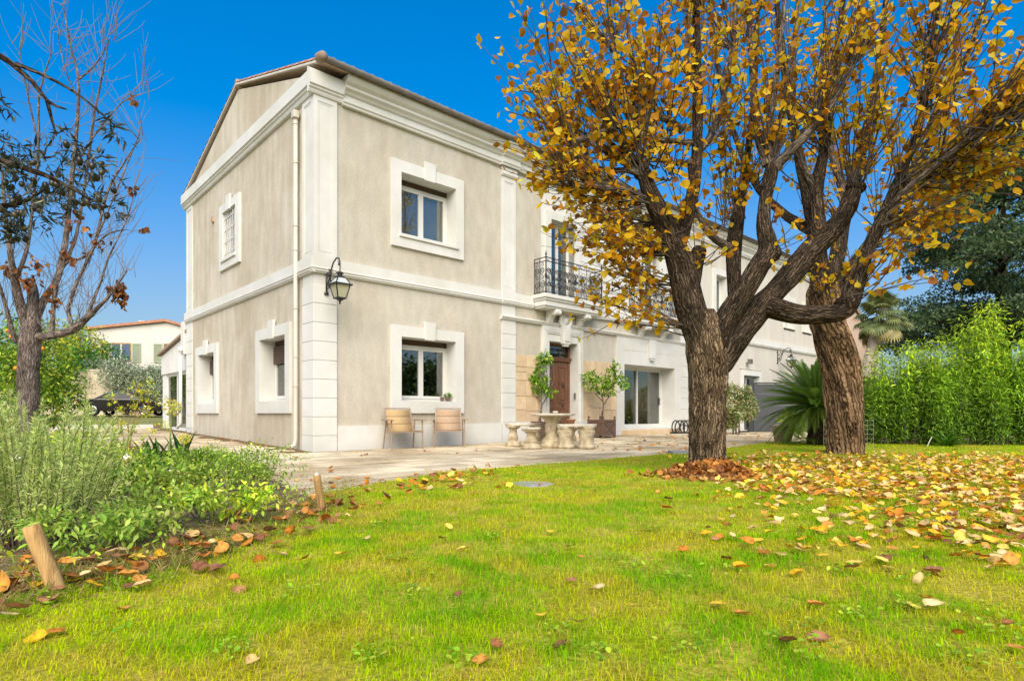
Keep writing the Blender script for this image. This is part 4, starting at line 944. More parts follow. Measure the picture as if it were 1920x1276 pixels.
def planter(px, py, d, label):
    p = P(px, py, d); z = gxy(p); root = empty('planter_box', (p[0], p[1], z), HANG, label, 'planter', 'brown wooden planters beside the door')
    h, s_ = .50, .26
    for i in (-1, 1):
        for j in (-1, 1):
            MB().box(i * s_ - .028, i * s_ + .028, j * s_ - .028, j * s_ + .028, 0, h + .02).build('post', 'planter', root, bevel=.004)
            MB().lathe([(.012, 0), (.012, .02), (.03, .035), (.036, .055), (.03, .075), (.001, .088)], 10).build('finial', 'planter', root, True, loc=(i * s_, j * s_, h + .02))
    for k in range(4):
        ca_, sa = (1, 0), (0, 1)
        T = Matrix.Rotation(k * math.pi / 2, 4, 'Z')
        b = MB().box(-s_ + .03, s_ - .03, -s_ - .005, -s_ + .015, .07, h - .03); b.v = [tuple(T @ Vector(q)) for q in b.v]; b.build('side_panel', 'planter', root)
        b = MB().box(-s_ + .028, s_ - .028, -s_ - .022, -s_ + .02, h - .05, h).box(-s_ + .028, s_ - .028, -s_ - .022, -s_ + .02, .05, .10); b.v = [tuple(T @ Vector(q)) for q in b.v]; b.build('rail', 'planter', root, bevel=.003)
        b = MB().bar((-s_ + .04, -s_ - .012, .10), (s_ - .04, -s_ - .012, h - .05), .016, .035, up=(1, 0, 1)).bar((-s_ + .04, -s_ - .013, h - .05), (s_ - .04, -s_ - .013, .10), .016, .035, up=(1, 0, 1)); b.v = [tuple(T @ Vector(q)) for q in b.v]; b.build('cross_brace', 'planter', root)
    MB().box(-s_ + .02, s_ - .02, -s_ + .02, s_ - .02, h - .09, h - .06).build('soil', 'soil', root)
    return p, z
# ------------------------------------------------------------------ vegetation builders
GREENS = [(.035, .10, .012), (.06, .15, .015), (.10, .20, .02), (.17, .25, .025)]
def leafcloud(lobes, n, size, cols, tmpl=(OVAL_V, OVAL_F), upb=.35, droop=-.1, wts=None, shell=.55, jit=.18, seed=0, clump=0, aspect=1.0, zcol=None):
    """lobes: list of (cx,cy,cz,rx,ry,rz); leaves spread through the lobes, thinner towards the core, in clumps"""
    vol = np.array([l[3] * l[4] * l[5] for l in lobes]) ** .8; vol /= vol.sum()
    li = RNG.choice(len(lobes), n, p=vol); L = np.array(lobes)[li]
    if clump:
        m = max(4, n // clump); cd = rdir(m); cr = (RNG.random(m) ** .45); cl = RNG.choice(len(lobes), m, p=vol); LL = np.array(lobes)[cl]
        cc = LL[:, :3] + cd * LL[:, 3:6] * cr[:, None]; ci = RNG.integers(0, m, n)
        pos = cc[ci] + RNG.normal(0, 1, (n, 3)) * LL[ci][:, 3:6] * .13; out = cd[ci]
    else:
        out = rdir(n); rad = (shell + (1 - shell) * RNG.random(n)) * RNG.random(n) ** .15
        pos = L[:, :3] + out * L[:, 3:6] * rad[:, None]
    d = out * .6 + rdir(n) * .9 + np.array((0, 0, droop)); nrm = rdir(n) + np.array((0, 0, upb * 2))
    sc = size * RNG.uniform(.65, 1.25, n); sc3 = np.stack([sc * aspect, sc, sc], 1)
    col = mixcol(n, cols, wts, jit)
    return pos, basis(d, nrm), sc3, col, tmpl
GAIN = 1.8                                       # the reference foliage is fresh and pale
def cloudmesh(name, parts, mat='green'):
    vs_, fs_, cs_, o = [], [], [], 0
    for pos, rot, sc, col, (tv, tf) in parts:
        v, f, c = scat(tv, tf, pos, rot, sc, col); vs_.append(v); fs_.append(f + o); cs_.append(c); o += len(v)
    return npmesh(name, np.concatenate(vs_), np.concatenate(fs_), mat, np.concatenate(cs_) * (GAIN if mat == 'green' else 1))
def smooth_path(pts, n):
    pts = np.array(pts, float); k = len(pts); t = np.linspace(0, k - 1, n); out = []
    for x in t:
        i = min(int(x), k - 2); f = x - i
        p0, p1, p2, p3 = pts[max(i - 1, 0)], pts[i], pts[i + 1], pts[min(i + 2, k - 1)]
        out.append(.5 * (2 * p1 + (p2 - p0) * f + (2 * p0 - 5 * p1 + 4 * p2 - p3) * f * f + (3 * p1 - p0 - 3 * p2 + p3) * f ** 3))
    return np.array(out)
def bark_tube(b, pts, rad, nseg, nring, amp=.06, freq=9, seed=0, twist=0.0, vs=3.0):
    """limb with modelled bark ridges; pts,rad control points"""
    q = smooth_path(np.column_stack([pts, rad]), nseg); p, r = q[:, :3], q[:, 3]
    dist = np.concatenate([[0], np.cumsum(np.linalg.norm(np.diff(p, axis=0), axis=1))])
    x = None; v = []
    th = np.linspace(0, 2 * math.pi, nring, endpoint=False)
    for i in range(nseg):
        d = p[min(i + 1, nseg - 1)] - p[max(i - 1, 0)]; d = d / (np.linalg.norm(d) + 1e-9)
        if x is None: x = np.cross(d, (.3, .9, .1))
        x = x - d * np.dot(x, d); x /= np.linalg.norm(x); y = np.cross(d, x)
        tt = th + twist * dist[i]
        uu = tt / (2 * math.pi) * freq; wv = .9 * (vn(uu * .5, np.full(nring, dist[i] * vs * .8), seed + 9) - .5)
        n1 = vn((uu + wv) % freq, np.full(nring, dist[i] * vs), seed, wrap=freq); rid = 1 - np.abs(2 * n1 - 1)
        n2 = vn((uu * 2 + wv * 2) % (2 * freq), np.full(nring, dist[i] * vs * 2.3), seed + 3, wrap=2 * freq)
        big = vn(tt / (2 * math.pi) * 3 % 3, np.full(nring, dist[i] * 1.6), seed + 5, wrap=3) - .5
        rr_ = r[i] * (1 + amp * (1.6 * (rid - .55) + .7 * (n2 - .5)) + .16 * big)
        o0 = len(b.v) + len(v)
        for j, a in enumerate(tt): b.bk[o0 + j] = (r[i] * math.cos(a) + seed, r[i] * math.sin(a), dist[i])
        v += [tuple(p[i] + (x * math.cos(a) + y * math.sin(a)) * k) for a, k in zip(th, rr_)]
    b.add(v, [(i * nring + j, i * nring + (j + 1) % nring, (i + 1) * nring + (j + 1) % nring, (i + 1) * nring + j) for i in range(nseg - 1) for j in range(nring)] + [tuple(range(nring - 1, -1, -1)), tuple(range((nseg - 1) * nring, nseg * nring))])

def plant_tree(name, base, trunk, lobes, n, size, cols, label, cat, group=None, tr=.03, mat='green', bark='bark', wts=None, clump=0, tmpl=(OVAL_V, OVAL_F), **kw):
    root = empty(name, base, 0, label, cat, group)
    b = MB()
    for pts, r0, r1 in trunk: b.tube(pts, np.linspace(r0, r1, len(pts)), 7)
    b.build('trunk', bark, root, True)
    tag(obj('crown', cloudmesh('crown', [leafcloud(lobes, n, size, cols, tmpl, wts=wts, clump=clump, **kw)], mat), root), kind='stuff')
    return root
LEMON = [(.07, .16, .012), (.13, .24, .02), (.24, .32, .03), (.05, .12, .01)]
for px, py, d, hl, lob in ((1128, 822, 17.0, 'brown wooden planter right of the front door', [(.05, 0, 1.15, .3, .3, .25), (-.32, .1, 1.25, .2, .2, .32), (.38, -.1, 1.35, .26, .2, .4), (.62, -.1, 1.15, .2, .2, .26), (.12, 0, .92, .3, .25, .15), (.33, 0, 1.75, .12, .1, .22)]),
                           (1012, 826, 16.0, 'brown wooden planter left of the door, half hidden by the stone table', [(-.02, 0, 1.25, .28, .25, .3), (.16, 0, 1.75, .18, .18, .22), (-.22, 0, 1.6, .18, .18, .2), (-.05, 0, 1.0, .26, .2, .2), (.25, -.05, .85, .18, .15, .15), (-.30, 0, 1.0, .1, .12, .1)])):
    p, z = planter(px, py, d, hl)
    z1 = z + .42
    trk = [([(0, 0, 0), (.02, 0, .25), (.05, .0, .5), (.02, .02, .75)], .03, .018), ([(.05, 0, .5), (.25, -.05, .8), (.38, -.1, 1.2), (.35, -.05, 1.6)], .016, .006), ([(.03, 0, .6), (-.2, .05, .85), (-.3, .1, 1.3)], .015, .006), ([(.02, .02, .7), (.1, 0, 1.2), (.16, 0, 1.7)], .015, .005)]
    plant_tree('citrus_tree', (p[0], p[1], z1), trk, lob, 1150, .095, LEMON, 'small citrus tree growing in the planter ' + ('right of the door' if px > 1100 else 'left of the door'), 'tree', 'citrus trees in planters', bark='bark_grey', clump=9, droop=-.5)
MB().lathe([(.07, 0), (.10, .10), (.11, .10), (.11, .12), (.09, .12), (.001, .10)], 16).build('terracotta_pot', 'terracotta', None, True, loc=(*W(6.35, -1.15)[:2], gxy(W(6.35, -1.15)) + .45))
tag(bpy.data.objects['terracotta_pot'], 'orange terracotta saucer pot on the left planter', 'pot')
# pots on the ground floor sill
for k, (s, h, r_) in enumerate(((3.20, .095, .055), (3.38, .09, .065))):
    p = W(s, .10 + .03 * k, 1.037); nm = 'flower_pot'
    o = MB().lathe([(r_ * .75, 0), (r_, h), (r_ * 1.08, h), (r_ * 1.08, h + .012), (r_ * .9, h + .012), (r_ * .9, h - .01), (.001, h - .01)], 18).build(nm, 'greypot', None, True, loc=p)
    tag(o, 'empty taupe pot on the window sill behind the succulent' if k == 0 else 'taupe pot holding a small green succulent on the window sill', 'pot', 'pots on the window sill')
    if k == 1:
        q = empty('succulent', p + np.array((0, 0, h)), 0, 'small rosette succulent in the right hand sill pot', 'plant')
        obj('foliage', cloudmesh('foliage', [leafcloud([(0, 0, .05, .10, .08, .06)], 90, .06, [(.06, .12, .02), (.11, .19, .04)], shell=.3)]), q)
# black bent hoop rack by the wall
rk = MB()
pk0 = P(1278, 800, 19.9); zk = gxy(pk0)
for i in range(4):
    x = -.22 + i * .15; rk.tube([(x + .16 * math.cos(a) * (1 if i % 2 else .8), .05 * i - .1, .22 + .22 * math.sin(a)) for a in np.linspace(0, 2 * math.pi, 20)], .022, 6, False)
rk.tube([(-.4, 0, .03), (.4, .05, .03)], .03, 6); rk.tube([(-.3, -.1, .03), (.1, .1, .35), (.38, .05, .05)], .02, 6)
tag(rk.build('hoop_rack', 'iron', None, True, loc=(pk0[0], pk0[1], zk)), 'tangle of black metal hoops by the wall left of the front trunk', 'rack')
for px, py, wx, wy, lb in ((992, 912, .42, .22, 'irregular grey stepping stone sunk in the lawn'), (1300, 851, .60, .5, 'grey concrete cover at the terrace edge behind the trunk')):
    p = G(px, py); b = MB(); rr = random.Random(px)
    pol = [(wx / 2 * math.cos(a) * rr.uniform(.7, 1.25), wy * math.sin(a) * rr.uniform(.6, 1.2)) for a in np.linspace(0, 2 * math.pi, 9)[:-1]] if px < 1000 else [(-.45, -.3), (.35, -.32), (.4, .3), (-.4, .3)]
    b.prism(pol, lambda a, c, q: (a, c, q), 0, .045 if px > 1000 else .03)
    tag(b.build('stepping_stone' if px < 1000 else 'manhole_cover', 'concrete', None, loc=(p[0], p[1], .004 if px < 1000 else .012), bevel=.008), lb, 'stone' if px < 1000 else 'cover')
# stakes
def stake(px, pyb, pxt, pyt, r_, mat, label, capm=None):
    p = G(px, pyb); d = p[1]; t_ = P(pxt, pyt, d - .03); root = empty('wooden_stake', (p[0], p[1], 0), 0, label, 'stake')
    v = t_ - p; n = 9; b = MB()
    b.tube([tuple(v * f) for f in np.linspace(-.15, 1, n)], [r_ * 1.0] * (n - 1) + [r_ * .96], 20); noisy(b, .006, 30, 3).build('stake', mat, root, True, bevel=0)
    MB().tube([tuple(v * .999), tuple(v * 1.004)], [r_ * .9, r_ * .86], 20).build('end_grain', 'post', root)
    if capm: MB().tube([tuple(v * 1.003), tuple(v * 1.06)], [r_ * .55, r_ * .4], 10).build('cap', capm, root)
stake(112, 1116, 58, 986, .032, 'post', 'pale debarked wooden stake leaning left at the bottom left bed edge')
stake(604, 962, 594, 890, .028, 'post_old', 'short weathered stake with white tip at the terrace corner', 'white')

# ------------------------------------------------------------------ the big yellow tree and the twisted one behind
GOLD = [(.80, .49, .012), (.72, .37, .010), (.86, .62, .05), (.46, .19, .012), (.27, .12, .025)]
GOLDW = [.31, .22, .22, .15, .10]
def PL(lst, d0, k=1.0): return [P(x, y, d0 + dd) for x, y, dd, _ in lst], [k * r / F * (d0 + dd) for _, _, dd, r in lst]
def limbs(root, rows, d0, nring, dens, amp, freq, seed, mat):
    p0 = np.array(root.location)
    for k, row in enumerate(rows):
        p, r = PL(row, d0, .72); ln = sum(np.linalg.norm(p[i + 1] - p[i]) for i in range(len(p) - 1)); b = MB()
        bark_tube(b, [q - p0 for q in p], r, max(8, int(ln * dens)), nring if r[0] > .06 else max(12, nring // 2), amp, freq, seed + k * 7)
        b.build('limb', mat if max(r) > .085 else ('bark_grey' if mat == 'bark_grey' else 'bark_upper'), root, True)
def knot(root, px, py, d, r_, mat):
    c = P(px, py, d) - np.array(root.location); b = MB().ball(c, r_ / F * d, 24); noisy(b, .09, 14, px); b.build('knot', mat, root, True)
def shoots(specs, rng):
    """specs: (px,py,depth,count,dir(x,y,z),spread,len0,len1); returns polylines"""
    out = []
    for px, py, d, cnt, dr, sp, l0, l1 in specs:
        o = P(px, py, d); dr = np.array(dr, float); dr /= np.linalg.norm(dr)
        for _ in range(int(cnt * 1.75)):
            v = dr + rng.normal(0, sp, 3); v /= np.linalg.norm(v); L = rng.uniform(l0, l1); p = o + rng.normal(0, .05, 3); pts = [p]
            up = rng.uniform(-.02, .22)
            for i in range(7):
                v = v + np.array((0, 0, up * .5)) + rng.normal(0, .07, 3); v /= np.linalg.norm(v); p = p + v * L / 7; pts.append(p)
            out.append((np.array(pts), L))
            if L > 1.0:
                for _ in range(rng.integers(0, 3)):
                    i = rng.integers(2, 6); v2 = (pts[i + 1] - pts[i]) / (L / 7) + rng.normal(0, .5, 3); v2 /= np.linalg.norm(v2); l2 = L * rng.uniform(.2, .45); q = [pts[i]]
                    for _ in range(4): v2 = v2 + rng.normal(0, .08, 3) + np.array((0, 0, .06)); v2 /= np.linalg.norm(v2); q.append(q[-1] + v2 * l2 / 4)
                    out.append((np.array(q), l2))
    return out
def leafy_tree(root, sh, perm, size, cols, wts, rng, n_parts, twigmat, twig_r=.009, start=.15):
    tb_ = MB()
    pos, dirs = [], []
    for pts, L in sh:
        k = len(pts); r0 = twig_r * (.5 + .4 * L); tb_.tube(pts, np.linspace(r0, .0022, k), 4, False)
        m = rng.poisson(L * perm)
        f = start + (1 - start) * rng.random(m); x = f * (k - 1); i = np.minimum(x.astype(int), k - 2); fr = (x - i)[:, None]
        q = pts[i] * (1 - fr) + pts[i + 1] * fr
        pos.append(q + rng.normal(0, .035, (m, 3))); dirs.append((pts[i + 1] - pts[i]) / (L / (k - 1)))
    tag(tb_.build('twigs', twigmat, root, True), kind='stuff')
    pos = np.concatenate(pos); dirs = np.concatenate(dirs); n = len(pos)
    d = dirs * .4 + rdir(n) * .9 + np.array((0, 0, -.35)); nrm = rdir(n) * 1.0 + np.array((0, -.1, .9)) * rng.uniform(0, 1.6, (n, 1))
    rot = basis(d, nrm); sc = size * rng.uniform(.55, 1.15, n); col = mixcol(n, cols, wts, .16)
    tv = [HEART_V, CURL_V, CURL2_V]; pick = rng.integers(0, 3, n)
    order = np.argsort(pos[:, 1] - sc * 3); vis = [i for i in order if abs(pos[i, 0] / pos[i, 1]) < .86 and (pos[i, 2] - CH) / pos[i, 1] < .69]
    near = set(vis[:n_parts])
    # the largest leaves as parts of their own, shared meshes in several colours
    lm = []
    for c in cols:
        for t_ in tv:
            lm.append(npmesh('leaf', t_.copy(), HEART_F, 'leaf', np.tile(np.array(c) * rng.uniform(.9, 1.1), (len(t_), 1)), True))
    for i in near:
        o = bpy.data.objects.new('leaf', lm[rng.choice(len(cols), p=wts) * 3 + pick[i]]); COL.objects.link(o); o.parent = root
        o.matrix_world = Matrix.Translation(Vector(pos[i]) - root.location) @ Matrix(rot[i].tolist()).to_4x4() @ Matrix.Scale(float(sc[i]), 4)
    keep = np.array([i for i in range(n) if i not in near]); vs_, fs_, cs_, o_ = [], [], [], 0
    for t_ in range(3):
        s_ = keep[pick[keep] == t_]; v, f, c = scat(tv[t_], HEART_F, pos[s_], rot[s_], sc[s_], col[s_]); vs_.append(v); fs_.append(f + o_); cs_.append(c); o_ += len(v)
    v = np.concatenate(vs_) - np.array(root.location)
    tag(obj('crown', npmesh('crown', v, np.concatenate(fs_), 'leaf', np.concatenate(cs_), True), root), kind='stuff')
    for ch in root.children:
        if ch.name.startswith('twigs'): ch.location = [-q for q in root.location]
D1 = 7.11
t1 = empty('yellow_leaved_tree', P(1327, 893, D1) * np.array((1, 1, 0)), 0, 'big pollarded tree with golden autumn leaves and furrowed trunk in the middle of the lawn', 'tree')
tk = MB()
p, r = PL([(1327, 908, 0, 43), (1327, 888, 0, 36), (1326, 840, 0, 33), (1328, 780, 0, 33.5), (1330, 720, 0, 33.5), (1330, 680, 0, 35), (1326, 650, 0, 36), (1322, 615, 0, 31), (1316, 585, .02, 22)], D1)
bark_tube(tk, p, r, 150, 150, .11, 22, 1, vs=3)
rows = [
 [(1318, 650, 0, 36), (1296, 580, -.05, 35), (1280, 510, -.1, 33), (1255, 440, -.15, 27), (1225, 375, -.2, 22), (1206, 325, -.25, 16), (1196, 290, -.3, 8)],
 [(1292, 560, 0, 22), (1302, 500, 0, 21), (1310, 470, .02, 19), (1312, 462, .02, 12)],
 [(1268, 470, -.1, 20), (1290, 400, -.05, 17), (1304, 330, 0, 14.5), (1308, 250, 0, 13), (1307, 150, .05, 11), (1306, 60, .05, 9), (1302, -60, .1, 7), (1300, -200, .2, 4)],
 [(1306, 290, 0, 9), (1335, 250, .1, 9), (1358, 180, .1, 8), (1374, 90, .15, 7), (1380, -20, .2, 5), (1384, -150, .3, 3)],
 [(1335, 655, 0, 36), (1358, 605, -.05, 31), (1392, 550, -.1, 27), (1422, 500, -.1, 25), (1440, 468, -.1, 24), (1432, 420, -.05, 18), (1436, 370, 0, 16), (1446, 320, 0, 17), (1450, 300, 0, 9)],
 [(1446, 320, 0, 12), (1440, 260, 0, 9), (1452, 170, 0, 8), (1466, 60, .1, 6), (1476, -60, .2, 4)],
 [(1448, 318, 0, 13), (1480, 285, -.1, 12), (1520, 245, -.2, 9), (1562, 190, -.3, 8), (1600, 120, -.4, 6), (1640, 20, -.5, 4)],
 [(1438, 310, 0, 11), (1420, 250, .1, 9), (1412, 160, .2, 8), (1405, 40, .3, 6), (1400, -80, .4, 4)],
 [(1336, 712, .02, 20), (1346, 684, .02, 34), (1382, 630, .02, 34), (1430, 572, .05, 31), (1478, 520, .12, 28), (1520, 470, .2, 28), (1552, 440, .25, 27), (1582, 405, .3, 21), (1598, 368, .3, 21), (1606, 345, .3, 10)],
 [(1540, 455, .22, 22), (1532, 405, .25, 19), (1532, 350, .3, 17), (1544, 285, .35, 12), (1552, 200, .4, 9), (1570, 80, .5, 7), (1590, -60, .6, 4)],
 [(1532, 360, .3, 12), (1500, 300, .35, 9), (1486, 200, .4, 8), (1490, 80, .5, 6), (1500, -50, .6, 4)],
 [(1440, 575, 0, 30), (1490, 588, -.12, 25), (1535, 590, -.2, 23), (1572, 585, -.28, 24), (1592, 568, -.3, 25), (1612, 520, -.35, 17), (1628, 470, -.35, 14.5), (1650, 415, -.4, 13), (1680, 345, -.45, 10), (1715, 265, -.5, 9), (1735, 190, -.5, 7), (1750, 90, -.5, 5), (1765, -40, -.5, 3)],
 [(1668, 388, -.42, 7), (1712, 345, -.6, 8.5), (1760, 305, -.8, 8), (1815, 262, -1, 7), (1870, 236, -1.2, 6), (1915, 218, -1.3, 4.5), (2010, 180, -1.6, 2)],
 [(1360, 680, .2, 16), (1378, 640, .35, 19), (1382, 590, .4, 19), (1376, 530, .45, 17), (1376, 465, .5, 18), (1384, 400, .5, 15), (1398, 310, .6, 9), (1412, 200, .7, 7), (1420, 60, .8, 5), (1424, -60, .9, 3)],
 [(1378, 468, .5, 12), (1356, 458, .45, 10), (1334, 442, .4, 9), (1318, 420, .4, 7), (1300, 370, .35, 5), (1290, 300, .3, 3)],
 [(1278, 244, -.05, 11), (1245, 222, -.2, 9), (1205, 224, -.3, 8), (1160, 236, -.4, 8), (1110, 255, -.5, 7), (1072, 268, -.6, 8), (1064, 272, -.6, 4)],
 [(1296, 268, -.05, 9), (1250, 264, -.15, 7), (1216, 262, -.2, 5), (1180, 262, -.3, 3)],
 [(1300, 305, 0, 8), (1262, 306, .15, 6), (1235, 300, .25, 5), (1215, 296, .3, 4)],
 [(1196, 372, -.25, 10), (1165, 356, -.35, 8), (1120, 350, -.5, 8), (1076, 346, -.6, 7), (1060, 330, -.65, 3)],
 [(1206, 330, -.25, 10), (1180, 320, -.3, 8), (1130, 318, .1, 6), (1090, 300, .2, 6), (1040, 290, .3, 5), (1030, 282, .3, 3)],
 [(1188, 255, -.3, 7), (1165, 170, -.2, 6), (1150, 80, -.1, 5), (1140, -40, 0, 3)],
]
p0 = np.array(t1.location); tk.v = [tuple(np.array(q) - p0) for q in tk.v]
tk.build('trunk', 'bark', t1, True)
limbs(t1, rows, D1, 56, 34, .10, 13, 11, 'bark_dark')
for px, py, d, r_ in ((1590, 566, -.33, 20), (1444, 474, -.1, 19), (1604, 354, .3, 15), (1206, 325, -.25, 13)): knot(t1, px, py, D1 + d, r_, 'bark_dark')
rng1 = np.random.default_rng(11)
sh = shoots([
 (1206, 325, D1 - .25, 26, (-.35, -.1, 1), .30, 1.0, 2.3), (1206, 322, D1 - .25, 10, (-1, -.2, .6), .3, .9, 1.7), (1210, 380, D1 - .25, 12, (-1, -.2, .15), .28, .9, 1.6),
 (1255, 235, D1 - .1, 12, (-.15, -.2, 1), .5, .5, 1.2), (1262, 330, D1 - .1, 12, (-.3, -.4, .5), .5, .4, 1.0), (1235, 290, D1 - .1, 12, (-.2, -.3, .8), .55, .4, 1.0), (1280, 420, D1 - .2, 8, (-.3, -.6, .5), .5, .4, .9), (1340, 250, D1, 8, (.1, -.2, 1), .5, .5, 1.2), (1360, 420, D1 + .4, 10, (0, .2, 1), .5, .5, 1.3),
 (1072, 268, D1 - .6, 14, (-.5, .1, 1), .32, .5, 1.5), (1150, 240, D1 - .4, 12, (-.25, 0, 1), .3, .6, 1.6), (1210, 224, D1 - .3, 8, (-.1, 0, 1), .3, .6, 1.6),
 (1076, 346, D1 - .6, 16, (-.75, .1, .6), .4, .4, .95), (1130, 350, D1 - .45, 12, (-.4, -.1, .3), .5, .4, .9), (1036, 288, D1 + .3, 8, (-.7, .1, .8), .3, .4, 1.0),
 (1090, 300, D1 + .2, 12, (-.4, .2, .8), .4, .6, 1.2),
 (1200, 520, D1 + .1, 10, (-.6, .2, .25), .45, .4, .9), (1262, 470, D1 - .1, 18, (-1, -.1, .02), .22, .8, 1.55), (1280, 540, D1, 10, (-1, -.1, -.02), .2, .6, 1.3), (1290, 620, D1, 6, (-1, -.1, .28), .14, .9, 1.55), (1240, 420, D1 + .1, 14, (-.9, .4, -.02), .25, .7, 1.3),
 (1306, 160, D1, 12, (-.2, 0, 1), .35, .7, 1.6), (1302, 20, D1, 14, (-.2, 0, 1), .45, .6, 1.4), (1150, 90, D1 - .1, 14, (-.35, 0, 1), .4, .6, 1.4), (1374, 90, D1 + .15, 10, (0, 0, 1), .4, .6, 1.3),
 (1384, 400, D1 + .5, 9, (-.1, .1, 1), .3, .8, 1.7), (1446, 305, D1, 16, (.05, 0, 1), .3, .9, 2.0), (1540, 220, D1 - .2, 12, (.2, -.2, 1), .35, .6, 1.5), (1405, 60, D1 + .3, 10, (-.1, 0, 1), .4, .6, 1.2),
 (1604, 345, D1 + .3, 16, (.3, 0, 1), .3, .9, 2.0), (1544, 285, D1 + .3, 12, (.1, .1, 1), .3, .8, 1.7), (1590, 562, D1 - .3, 9, (.4, -.2, .8), .45, .5, 1.3), (1628, 470, D1 - .35, 7, (1, -.2, .25), .25, .7, 1.5),
 (1650, 415, D1 - .4, 10, (.9, -.3, .25), .25, .8, 1.8), (1680, 345, D1 - .45, 14, (.6, -.3, .8), .35, .8, 1.7), (1735, 190, D1 - .5, 14, (.4, -.2, 1), .4, .7, 1.6), (1760, 305, D1 - .8, 14, (.8, -.3, .5), .4, .6, 1.4),
 (1815, 262, D1 - 1, 14, (.6, -.3, .8), .4, .6, 1.4), (1870, 236, D1 - 1.2, 14, (.6, -.2, .8), .45, .5, 1.3), (1900, 225, D1 - 1.3, 12, (.9, -.2, .35), .4, .5, 1.2), (1720, 330, D1 - .6, 8, (1, -.1, .05), .2, .7, 1.4),
 (1660, 400, D1 - .2, 8, (1, .1, -.02), .18, .8, 1.5), (1440, 470, D1 - .1, 4, (.5, -.5, .6), .5, .4, .9), (1600, 120, D1 - .4, 10, (.2, -.2, 1), .4, .6, 1.2), (1750, 90, D1 - .5, 12, (.3, -.2, 1), .45, .6, 1.2), (1310, 500, D1, 5, (.3, -.6, .5), .5, .4, .8),
], rng1)
leafy_tree(t1, sh, 7.8, .085, GOLD, GOLDW, rng1, 300, 'twig_dark', .0095)

D2 = 10.76
t2 = empty('twisted_tree', P(1582, 853, D2) * np.array((1, 1, 0)), 0, 'tree with thick fibrous twisted brown trunk behind the front tree', 'tree')
tk = MB()
p, r = PL([(1582, 866, 0, 36), (1582, 850, 0, 33.5), (1582, 800, 0, 32), (1581, 740, 0, 32.5), (1576, 690, 0, 34), (1567, 650, 0, 34), (1556, 610, 0, 32), (1550, 575, 0, 33), (1547, 545, 0, 31), (1545, 520, 0, 21)], D2, .90)
bark_tube(tk, p, r, 150, 150, .17, 12, 31, twist=.55, vs=1.0)
rows2 = [[(1545, 560, 0, 26), (1535, 500, 0, 24), (1528, 430, -.1, 20), (1510, 350, -.2, 15), (1490, 250, -.2, 11), (1470, 120, -.2, 9), (1455, -20, -.2, 6), (1450, -150, 0, 3)],
 [(1550, 555, 0, 24), (1568, 490, .1, 20), (1580, 420, .2, 17), (1600, 330, .3, 14), (1630, 220, .4, 10), (1650, 100, .4, 8), (1665, -40, .4, 5)],
 [(1560, 560, 0, 20), (1600, 500, -.2, 17), (1650, 430, -.3, 14), (1700, 340, -.4, 10), (1750, 250, -.5, 8), (1800, 140, -.5, 6), (1850, 0, -.5, 4)],
 [(1532, 440, 0, 14), (1470, 400, .2, 11), (1420, 350, .3, 9), (1380, 260, .4, 7), (1350, 150, .5, 6), (1330, 0, .5, 4)],
 [(1590, 380, .2, 12), (1560, 280, .3, 10), (1550, 160, .3, 8), (1548, 20, .3, 5)], [(1690, 360, -.4, 9), (1770, 320, -.5, 7), (1840, 290, -.6, 5), (1900, 250, -.6, 3)]]
p0 = np.array(t2.location); tk.v = [tuple(np.array(q) - p0) for q in tk.v]
tk.build('trunk', 'bark2', t2, True)
limbs(t2, rows2, D2, 32, 18, .09, 10, 41, 'bark_dark')
rng2 = np.random.default_rng(12)
sp2 = []
for row in rows2:
    for x, y, dd, r_ in row[2:]:
        if y < 470: sp2.append((x, y, D2 + dd, 6, (rng2.normal(0, .3), rng2.normal(0, .4), .9), .4, .7, 1.9))
sp2 += [(1545, 545, D2 - .3, 10, (-.2, -.6, .6), .5, .5, 1.2), (1640, 440, D2 - .3, 10, (.8, 0, .4), .35, .8, 1.8), (1700, 340, D2 - .4, 12, (.9, 0, .3), .35, .8, 2.0), (1800, 300, D2 - .5, 12, (.8, 0, .2), .4, .8, 1.8)]
leafy_tree(t2, shoots(sp2, rng2), 5.4, .09, GOLD, [.26, .2, .18, .2, .16], rng2, 300, 'twig_dark', .010)
t2c = [(1582, 853)]

